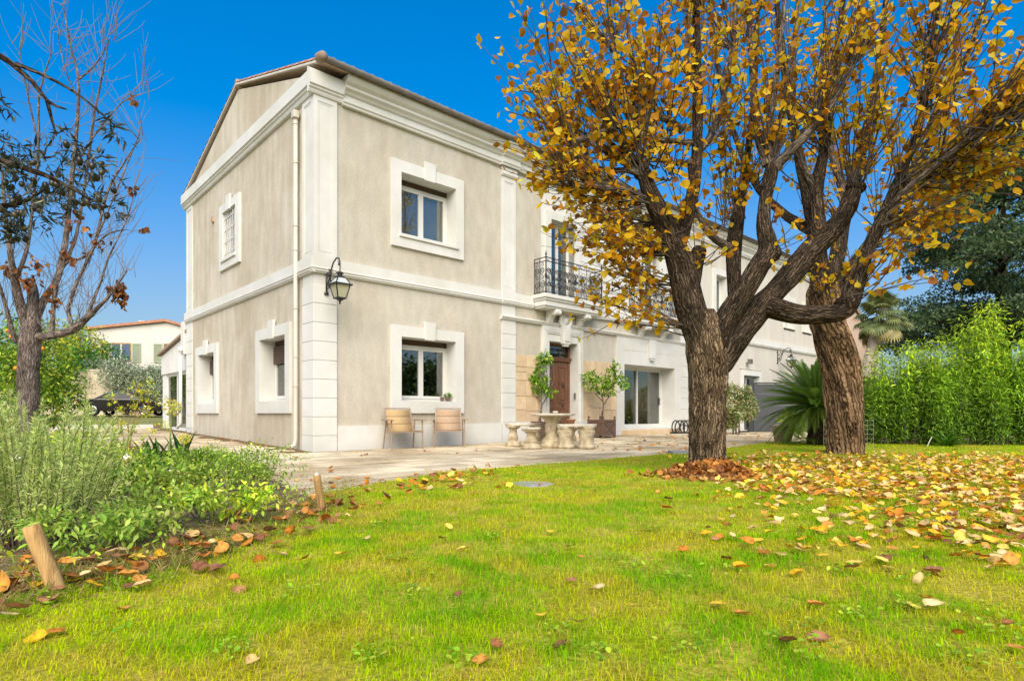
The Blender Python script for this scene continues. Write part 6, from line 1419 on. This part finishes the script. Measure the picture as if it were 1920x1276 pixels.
def allium(px, py, d, r_, label, col):
    q = P(px, py, d); z0 = gxy((q[0], q[1])); root = empty('seed_head_flower', (q[0], q[1], z0), 0, label, 'flower', 'round seed heads on tall stalks')
    h = q[2] - z0; MB().tube([(-.06, 0, 0), (-.03, 0, h * .5), (0, 0, h)], .008, 6).build('stalk', M('green_stalk', (.2, .28, .05)), root)
    n = 130; d_ = rdir(n); pos = d_ * r_ * .1 + np.array((0, 0, h)); obj('rays', cloudmesh('rays', [(pos, basis(d_, rdir(n)), np.full((n, 3), r_ * .9), mixcol(n, [(.28, .32, .05), (.35, .36, .08)]), (NEEDLE_V * np.array((.35, 1, 1)), NEEDLE_F))]), root)
    pos = d_ * r_ * .92 + np.array((0, 0, h)); obj('florets', cloudmesh('florets', [(np.repeat(pos, 3, 0), basis(np.repeat(d_, 3, 0) + rdir(3 * n) * .8, rdir(3 * n)), np.full((3 * n, 3), r_ * .32), mixcol(3 * n, col), (OVAL_V, OVAL_F))]), root)
allium(323, 764, 6.6, .085, 'large round yellowing seed head in front of the annex door', [(.45, .40, .09), (.40, .30, .12), (.38, .42, .07)])
allium(346, 822, 6.4, .05, 'small yellow seed head below the large one', [(.50, .42, .03), (.42, .40, .05)])
allium(212, 792, 6.6, .03, 'thin far seed head left of the yellow sapling', [(.35, .32, .05)])
sg = G(240, 880); sp_ = empty('yellow_sapling', (sg[0], sg[1], 0), 0, 'slender sapling with red stems and yellow green leaves in the bed', 'sapling')
b = MB(); lob = []
for px, py, px2, py2 in ((238, 860, 228, 800), (232, 830, 262, 770), (245, 800, 290, 745), (236, 860, 255, 735), (250, 790, 215, 745), (240, 850, 300, 800), (250, 770, 270, 715)):
    d = sg[1]; a = P(px, py, d) - np.array((sg[0], sg[1], 0)); c = P(px2, py2, d + rs.normal(0, .1)) - np.array((sg[0], sg[1], 0)); a[2] = max(a[2], 0); b.tube([(0, 0, 0), tuple(a * .6 + np.array((0, 0, .05))), tuple((a + c) / 2 + rs.normal(0, .02, 3)), tuple(c)], [.008, .006, .004, .002], 5, False); lob.append((*c, .15, .12, .09)); lob.append((*((a + c) / 2), .10, .1, .07))
b.build('stems', M('reddish_stem', (.28, .12, .06), (.3, .2, .06)), sp_, True)
tag(obj('foliage', cloudmesh('foliage', [leafcloud(lob, 750, .05, [(.32, .38, .02), (.45, .42, .03), (.20, .30, .02), (.38, .25, .05)], (LANCE_V, LANCE_F), shell=.1, upb=.8, aspect=2.2, clump=6)]), sp_), kind='stuff')
# ground cover of the bed
n = 26000; x = RNG.uniform(-9, -1, n); y = RNG.uniform(1.4, 10, n); m = inpoly(x, y, BED) & (fbm(x * 1.6, y * 1.6, 44) > .36) & (np.abs(x / y) < .95)
edge = inpoly(x + .28, y - .22, LAWN) | inpoly(x, y - .35, LAWN); m &= ~(edge & (RNG.random(n) < .68)); x, y = x[m], y[m]; n = len(x)
pos = np.stack([x, y, bed_z(x, y) + RNG.random(n) ** 1.5 * .22 * fbm(x * 2.3, y * 2.3, 45)], 1)
col = mixcol(n, BR + [(.28, .28, .06), (.07, .13, .02)], None, .18)
tag(obj('ground_cover', cloudmesh('ground_cover', [(pos, basis(rdir(n) + np.array((0, 0, .15)), rdir(n) * .5 + np.array((0, 0, 1))), np.repeat((.045 * RNG.uniform(.5, 1.3, n))[:, None], 3, 1), col, (OVAL_V, OVAL_F))])),
    'mixed low leafy ground cover filling the flower bed', 'ground cover', kind='stuff')

# ------------------------------------------------------------------ grass
def grass():
    xs, ys = [], []
    for y0, y1, dens in ((.9, 2.2, 14000), (2.2, 3.6, 9500), (3.6, 5.5, 5000), (5.5, 8, 2600), (8, 11, 1300), (11, 15.4, 700)):
        wd0 = y1 * .92; n = int((y1 - y0) * 2 * wd0 * dens); y = RNG.uniform(y0, y1, n); x = RNG.uniform(-wd0, wd0, n); m = np.abs(x) < y * .92 + .1; xs.append(x[m]); ys.append(y[m])
    x, y = np.concatenate(xs), np.concatenate(ys)
    jx, jy = x + RNG.normal(0, .06, len(x)), y + RNG.normal(0, .06, len(x)); m = inpoly(jx, jy, LAWN)
    pat = .55 * fbm(x * 1.5, y * 1.5, 7, 3) + .45 * fbm(x * 6, y * 6, 37, 2); dry = fbm(x * 3.1, y * 3.1, 17, 3); bare = fbm(x * 2.2 + 5, y * 2.2, 27, 3)
    md = np.hypot((x - 2.25) / .62, (y - 6.75) / .55); m &= ~((md < 1) & (RNG.random(len(x)) < .9))
    m &= ~((bare > .62) & (RNG.random(len(x)) < .5)); m &= ~((dry > .66) & (RNG.random(len(x)) < .35))
    x, y, pat, dry = x[m], y[m], pat[m], dry[m]; n = len(x)
    az = RNG.uniform(0, 2 * math.pi, n); h = (.019 + .026 * RNG.random(n)) * (.7 + .8 * np.clip((pat - .3) * 1.6, 0, 1)); h *= np.where(RNG.random(n) < .04, 1.5, 1); wd = (.0018 + .0014 * RNG.random(n)) * (1 + np.clip(y - 2.5, 0, 10) * .16)
    h = h * (1 + np.clip(y - 6, 0, 8) * .04)
    lean = RNG.uniform(.35, 1.35, n) * np.where(dry > .58, 1.2, 1); z0 = lawn_z(x, y) - .004
    ca, sa = np.cos(az), np.sin(az); px_, py_ = -sa, ca
    base = np.stack([x, y, z0], 1); D = np.stack([ca, sa, np.zeros(n)], 1); S = np.stack([px_, py_, np.zeros(n)], 1)
    mid = base + D * (h * lean * .35)[:, None] + np.array((0, 0, 1.0)) * (h * .62)[:, None]; tip = base + D * (h * lean)[:, None] + np.array((0, 0, 1.0)) * (h * (1.0 - .38 * lean))[:, None]
    w2 = (wd / 2)[:, None]
    v = np.stack([base - S * w2, base + S * w2, mid - S * w2 * .8, mid + S * w2 * .8, tip], 1).reshape(-1, 3)
    o = (np.arange(n) * 5)[:, None]; f = np.concatenate([o + np.array((0, 1, 3)), o + np.array((0, 3, 2)), o + np.array((2, 3, 4))], 0)
    A, B_, C_, S_ = np.array((.23, .54, .004)), np.array((.57, .74, .004)), np.array((.74, .68, .012)), np.array((.72, .55, .10))
    u = np.clip((pat - .35) / .32 + RNG.normal(0, .22, n), 0, 1)[:, None]
    col = B_ * (1 - u) + A * u; yl = np.clip((dry - .48) / .2 + RNG.normal(0, .25, n), 0, 1)[:, None] * .75; col = col * (1 - yl) + C_ * yl
    st = RNG.random(n) < np.where(dry > .55, .34, .10); col[st] = S_ * RNG.uniform(.6, 1.1, (st.sum(), 1))
    col *= RNG.uniform(.8, 1.2, (n, 1))
    tag(obj('grass', npmesh('grass', v, f, 'blade', np.repeat(col, 5, 0))), 'short yellow green lawn grass with dry patches', 'grass', kind='stuff')
grass()
n = 7000; k = RNG.random(n); ex = np.interp(k, [0, .2, .42, .65, .85, 1], [-60, 110, 330, 480, 600, 650]); ey = np.interp(k, [0, .2, .42, .65, .85, 1], [1150, 1106, 1064, 1002, 958, 934]); px = ex + RNG.normal(0, 26, n); py = ey + RNG.normal(-6, 20, n); d = F * CH / (np.maximum(py, 885) - HOR); x = (px - 960) / F * d; m = (d > 1.7) & (d < 7); x, d = x[m], d[m]; n = len(x)
zz = np.where(inpoly(x, d, LAWN), lawn_z(x, d), bed_z(x, d)); dd = rdir(n) * np.array((1, 1, .5)) + np.array((0, 0, .28))
tag(obj('dry_grass', cloudmesh('dry_grass', [(np.stack([x, d, zz], 1), basis(dd, rdir(n)), np.stack([np.full(n, .055), .075 * RNG.uniform(.5, 1.3, n), np.full(n, .05)], 1), mixcol(n, [(.55, .42, .18), (.42, .30, .12), (.38, .40, .06), (.25, .34, .03)]), (NEEDLE_V, NEEDLE_F))], 'blade')), 'straw coloured dry grass between flower bed and lawn', 'grass', kind='stuff')
n = 46; px = RNG.uniform(60, 1900, n); py = RNG.uniform(900, 1270, n) ** 1.0; d = F * CH / (py - HOR); x = (px - 960) / F * d; m = inpoly(x, d, LAWN); parts = []
for a, b in zip(x[m], d[m]):
    k = int(RNG.integers(18, 46)); r_ = RNG.uniform(.03, .10); o_ = RNG.normal(0, 1, (k, 2)) * r_ * .6
    pos = np.stack([a + o_[:, 0], b + o_[:, 1], lawn_z(a + o_[:, 0], b + o_[:, 1]) + RNG.uniform(.01, .045, k)], 1)
    parts.append((pos, basis(rdir(k) * np.array((1, 1, .3)), rdir(k) * .4 + np.array((0, 0, 1))), np.full((k, 3), .022) * RNG.uniform(.6, 1.3, (k, 1)), mixcol(k, [(.12, .24, .010), (.18, .28, .015), (.24, .30, .02)]), (OVAL_V * np.array((1.6, 1, 1)), OVAL_F)))
tag(obj('lawn_weeds', cloudmesh('lawn_weeds', parts)), 'small broad leaved weeds growing among the lawn grass', 'weeds', kind='stuff')
# rough grass strip by the car
n = 9000; s = RNG.uniform(-16, -1, n); t = RNG.uniform(13.2, 30, n); q = C0[None] + s[:, None] * U + t[:, None] * V; m = fbm(q[:, 0] * .6, q[:, 1] * .6, 3) > .42; q = q[m]; n = len(q)
pos = np.stack([q[:, 0], q[:, 1], gz(q[:, 0], q[:, 1]) - .05], 1); d = rdir(n) * .5 + np.array((0, 0, 1))
tag(obj('rough_grass', cloudmesh('rough_grass', [(pos, basis(d, rdir(n)), np.stack([np.full(n, .25), .14 * RNG.uniform(.5, 1.2, n), np.full(n, .2)], 1), mixcol(n, [(.22, .28, .03), (.32, .34, .05), (.14, .2, .02)]), (NEEDLE_V, NEEDLE_F))])), 'rough grass verge in front of the parked car', 'grass', kind='stuff')

# ------------------------------------------------------------------ fallen leaves
FALL = {'golden': [(.82, .52, .05), (.86, .62, .12), (.80, .45, .02)], 'orange': [(.58, .22, .03), (.64, .29, .06), (.50, .17, .03)], 'brown': [(.33, .14, .05), (.40, .19, .09), (.25, .11, .05)], 'pale': [(.72, .49, .21), (.68, .45, .17), (.76, .56, .27)]}
KEYS = list(FALL)
def lz(x, y):
    L_ = inpoly(x, y, LAWN); B_ = inpoly(x, y, BED); return np.where(L_, lawn_z(x, y) + .022, np.where(B_, bed_z(x, y) + .02, gz(x, y) + .006))
fx, fy, fs_, fk = [], [], [], []
def drop(x, y, size, kw):
    k = RNG.choice(4, len(x), p=kw); fx.append(x); fy.append(y); fs_.append(size * RNG.uniform(.65, 1.2, len(x))); fk.append(k)
# dense carpet on the right of the front tree
n = 9000; d = RNG.uniform(3.0, 11.5, n); px = RNG.uniform(1180, 1935, n); x = (px - 960) / F * d; y = d
py = HOR + F * CH / d
den = np.exp(-((py - (895 + (px - 1400) * .06)) / (48 + np.clip((px - 1500) * .12, 0, 60))) ** 2) * np.clip((px - 1300) / 160, 0, 1) * (.55 + .9 * fbm(x * 1.1, y * 1.1, 55)) * np.clip((11.2 - d) / 1.5, 0, 1)
den = np.maximum(den, .035 * np.clip((px - 1200) / 300, 0, 1)); den = den * (d / 7) ** .8 * .6
m = (RNG.random(n) < den) & inpoly(x, y, LAWN); drop(x[m], y[m], .074, [.44, .22, .06, .28])
# mid-right scatter
n = 1500; px = RNG.uniform(1250, 1935, n); py = RNG.uniform(915, 1100, n) ; d = F * CH / (py - HOR); m = RNG.random(n) < np.clip((px - 1250) / 620, .03, 1) * np.clip((1100 - py) / 150, .06, 1) * .75; drop(((px - 960) / F * d)[m], d[m], .066, [.44, .22, .07, .27])
# sparse scatter over the whole lawn
n = 120; px = RNG.uniform(0, 1935, n); py = RNG.uniform(880, 1270, n); d = F * CH / (py - HOR); x = (px - 960) / F * d; m = inpoly(x, d, LAWN) & ((py < 1030) | (RNG.random(n) < .25 + .45 * (px / 1935))); drop(x[m], d[m], .058, [.25, .35, .2, .2])
# litter along the bed edge and round the short stake
n = 210; k = RNG.random(n); ex = np.interp(k, [0, .15, .35, .6, .8, 1], [0, 110, 330, 480, 600, 640]); ey = np.interp(k, [0, .15, .35, .6, .8, 1], [1135, 1095, 1055, 1000, 958, 935]); px = ex + RNG.normal(0, 45, n); py = ey + RNG.normal(-4, 26, n); d = F * CH / (np.maximum(py, 880) - HOR); drop((px - 960) / F * d, d, .07, [.08, .42, .36, .14])
# terrace edge by the lawn and on the paving
n = 90; px = RNG.normal(840, 60, n); py = 905 + (840 - px) * .08 + RNG.normal(0, 12, n); d = F * CH / (py - HOR); drop((px - 960) / F * d, d, .075, [.2, .42, .26, .12])
n = 190; px = RNG.uniform(1120, 1460, n); py = RNG.uniform(808, 850, n); d = F * CH / (py - HOR); x = (px - 960) / F * d; dl = (x - C0[0]) * V[0] + (d - C0[1]) * V[1]; m = (dl < -.3) & ~inpoly(x, d, LAWN); drop(x[m], d[m], .085, [.2, .45, .25, .1])
n = 26; s = RNG.uniform(-1, 9, n); t = RNG.uniform(-2.5, -.15, n); q = C0[None] + s[:, None] * U + t[:, None] * V; drop(q[:, 0], q[:, 1], .07, [.1, .4, .45, .05])
n = 22; t = RNG.uniform(.4, 5, n) ** 1.0; q = C0[None] - (.12 + RNG.random(n) * .25)[:, None] * U + t[:, None] * V; drop(q[:, 0], q[:, 1], .075, [.05, .35, .55, .05])
fx, fy, fs_, fk = map(np.concatenate, (fx, fy, fs_, fk)); n = len(fx)
fz = lz(fx, fy) + RNG.random(n) * .012
d = rdir(n) * np.array((1, 1, .28)); nrm = rdir(n) * .36 + np.array((0, 0, 1)); rot = basis(d, nrm)
tv = [HEART_V, CURL_V, CURL2_V]; tp = RNG.integers(0, 3, n)
vis = np.abs(fx / fy) < .87; ordr = [i for i in np.argsort(fy - fs_ * 4) if vis[i] and fy[i] > 1.65][:300]; near = set(ordr)
CW = ('golden yellow', 'orange', 'dark brown', 'pale buff'); SW = ('flat', 'cupped', 'twisted')
def where(x, y):
    px = 960 + F * x / y; py = HOR + F * CH / y
    if inpoly(np.array([x]), np.array([y]), BED)[0]: return 'among the plants at the edge of the flower bed'
    if not inpoly(np.array([x]), np.array([y]), LAWN)[0]: return 'on the stone paving'
    if px < 330: return 'on the lawn near the leaning pale stake'
    if px < 720 and py < 1010: return 'on the lawn near the short white tipped stake'
    if px < 1240 and py < 1000: return 'on the lawn left of the front tree'
    if px < 1000: return 'on the open lawn at the bottom of the picture'
    if py < 1000: return 'in the thick carpet right of the front tree'
    if px > 1620: return 'on the lawn near the lower right corner'
    return 'on the grass between the front tree and the bottom edge'
def leaf_hi(c, kind):
    """one fallen leaf: lobed outline, inner ring, midrib, stalk; curled and blotched"""
    n = 14; a = np.linspace(0, 2 * math.pi, n, endpoint=False); hx = np.sin(a) * .47 * (1 + .10 * np.cos(a)); hy = .48 - .50 * np.cos(a) + .10 * np.exp(-((a - math.pi) / .35) ** 2) + .09 * np.exp(-(np.minimum(a, 2 * math.pi - a) / .3) ** 2)
    j = 1 + RNG.normal(0, .055, n); hx, hy = hx * j, .48 + (hy - .48) * j
    x = np.concatenate([hx, hx * .55, [0]]); y = np.concatenate([hy, .48 + (hy - .48) * .55, [.48]])
    fold, cu, tw = ((.10, .10, .05), (.55, .35, .10), (.20, .25, .75))[kind]; ph = RNG.uniform(0, 6)
    z = fold * np.abs(x) + cu * (y - .45) ** 2 + tw * x * (y - .4) + .035 * np.sin(x * 9 + ph) * np.cos(y * 8 + ph) + RNG.normal(0, .012, len(x))
    v = np.stack([x, y, z], 1); m = 2 * n
    f = [(i, (i + 1) % n, n + (i + 1) % n) for i in range(n)] + [(i, n + (i + 1) % n, n + i) for i in range(n)] + [(n + i, n + (i + 1) % n, m) for i in range(n)]
    o = len(v); v = np.concatenate([v, [(-.012, .02, z[0]), (.012, .02, z[0]), (.03 * RNG.normal(), -.42, .10)]]); f.append((o, o + 1, o + 2))
    t = np.concatenate([.72 + .25 * RNG.random(n), .95 + .2 * RNG.random(n), [1.2], [.8] * 3])[:, None]
    blot = np.where(RNG.random((len(v), 1)) < .16, .55, 1.0)
    return npmesh('fallen_leaf', v, np.array(f), 'dryleaf', np.clip(np.array(c) * t * blot, .02, .9), True)
lmesh = {}
for k, key in enumerate(KEYS):
    for ci, c in enumerate(FALL[key]):
        for t_ in range(3): lmesh[k, ci, t_] = leaf_hi(c, t_)
for i in ordr:
    o = bpy.data.objects.new('fallen_leaf', lmesh[int(fk[i]), int(RNG.integers(0, 3)), int(tp[i])]); COL.objects.link(o)
    o.matrix_world = Matrix.Translation((fx[i], fy[i], fz[i])) @ Matrix(rot[i].tolist()).to_4x4() @ Matrix.Scale(float(fs_[i]), 4)
    wh = where(fx[i], fy[i]); k = int(fk[i]); tag(o, f'{SW[int(tp[i])]} {CW[k]} fallen leaf {wh}', 'leaf', f'{SW[int(tp[i])]} {CW[k]} leaves {wh}')
keep = np.array([i for i in range(n) if i not in near]); colr = np.array([FALL[KEYS[k]][RNG.integers(0, 3)] for k in fk]) * RNG.uniform(.8, 1.15, (n, 1)); parts = []
for t_ in range(3):
    s_ = keep[tp[keep] == t_]; parts.append((np.stack([fx, fy, fz], 1)[s_], rot[s_], np.repeat(fs_[s_][:, None], 3, 1), colr[s_], (tv[t_], HEART_F)))
tag(obj('leaf_litter', cloudmesh('leaf_litter', parts, 'dryleaf')), 'carpet of yellow and brown fallen leaves on the lawn right of the front tree', 'leaves', kind='stuff')
# mound of old leaves round the front trunk
mc = np.array((2.30, 6.95)); mr = .52
def mound_h(x, y): r_ = np.hypot((x - mc[0]) / 1.0, (y - mc[1]) / .85) / mr; return np.clip(1 - r_ * r_, 0, 1) * .13 * (.6 + .8 * fbm(x * 5, y * 5, 66))
xx = np.arange(1.5, 3.1, .04); yy = np.arange(6.2, 7.6, .04)
tag(obj('leaf_mould', gridsheet('leaf_mould', xx, yy, lambda x, y: lawn_z(x, y) + mound_h(x, y) - .006, 'mulch', lambda x, y: np.hypot(x - mc[0], (y - mc[1]) / .85) < mr * (.72 + .5 * fbm(x * 4, y * 4, 77)))), 'low mound of leaf mould at the foot of the front tree', 'ground', kind='structure')
n = 1500; a = RNG.uniform(0, 2 * math.pi, n); r_ = mr * np.abs(RNG.normal(0, .62, n)) * (.75 + .5 * vn(a * 1.3, a * 0 + 2.5, 8)); x = mc[0] + r_ * np.cos(a); y = mc[1] + r_ * np.sin(a) * .85
pos = np.stack([x, y, lawn_z(x, y) + mound_h(x, y) + RNG.random(n) * .035], 1); d = rdir(n) * np.array((1, 1, .7)); nrm = rdir(n) * .8 + np.array((0, -.1, .8))
tag(obj('leaf_pile', cloudmesh('leaf_pile', [(pos, basis(d, nrm), np.repeat((.075 * RNG.uniform(.6, 1.2, n))[:, None], 3, 1), mixcol(n, [(.34, .13, .03), (.48, .21, .05), (.20, .085, .03), (.56, .32, .09)], [.32, .3, .2, .18]), (CURL_V, HEART_F))], 'dryleaf')), 'pile of rusty brown leaves heaped round the front trunk', 'leaves', kind='stuff')
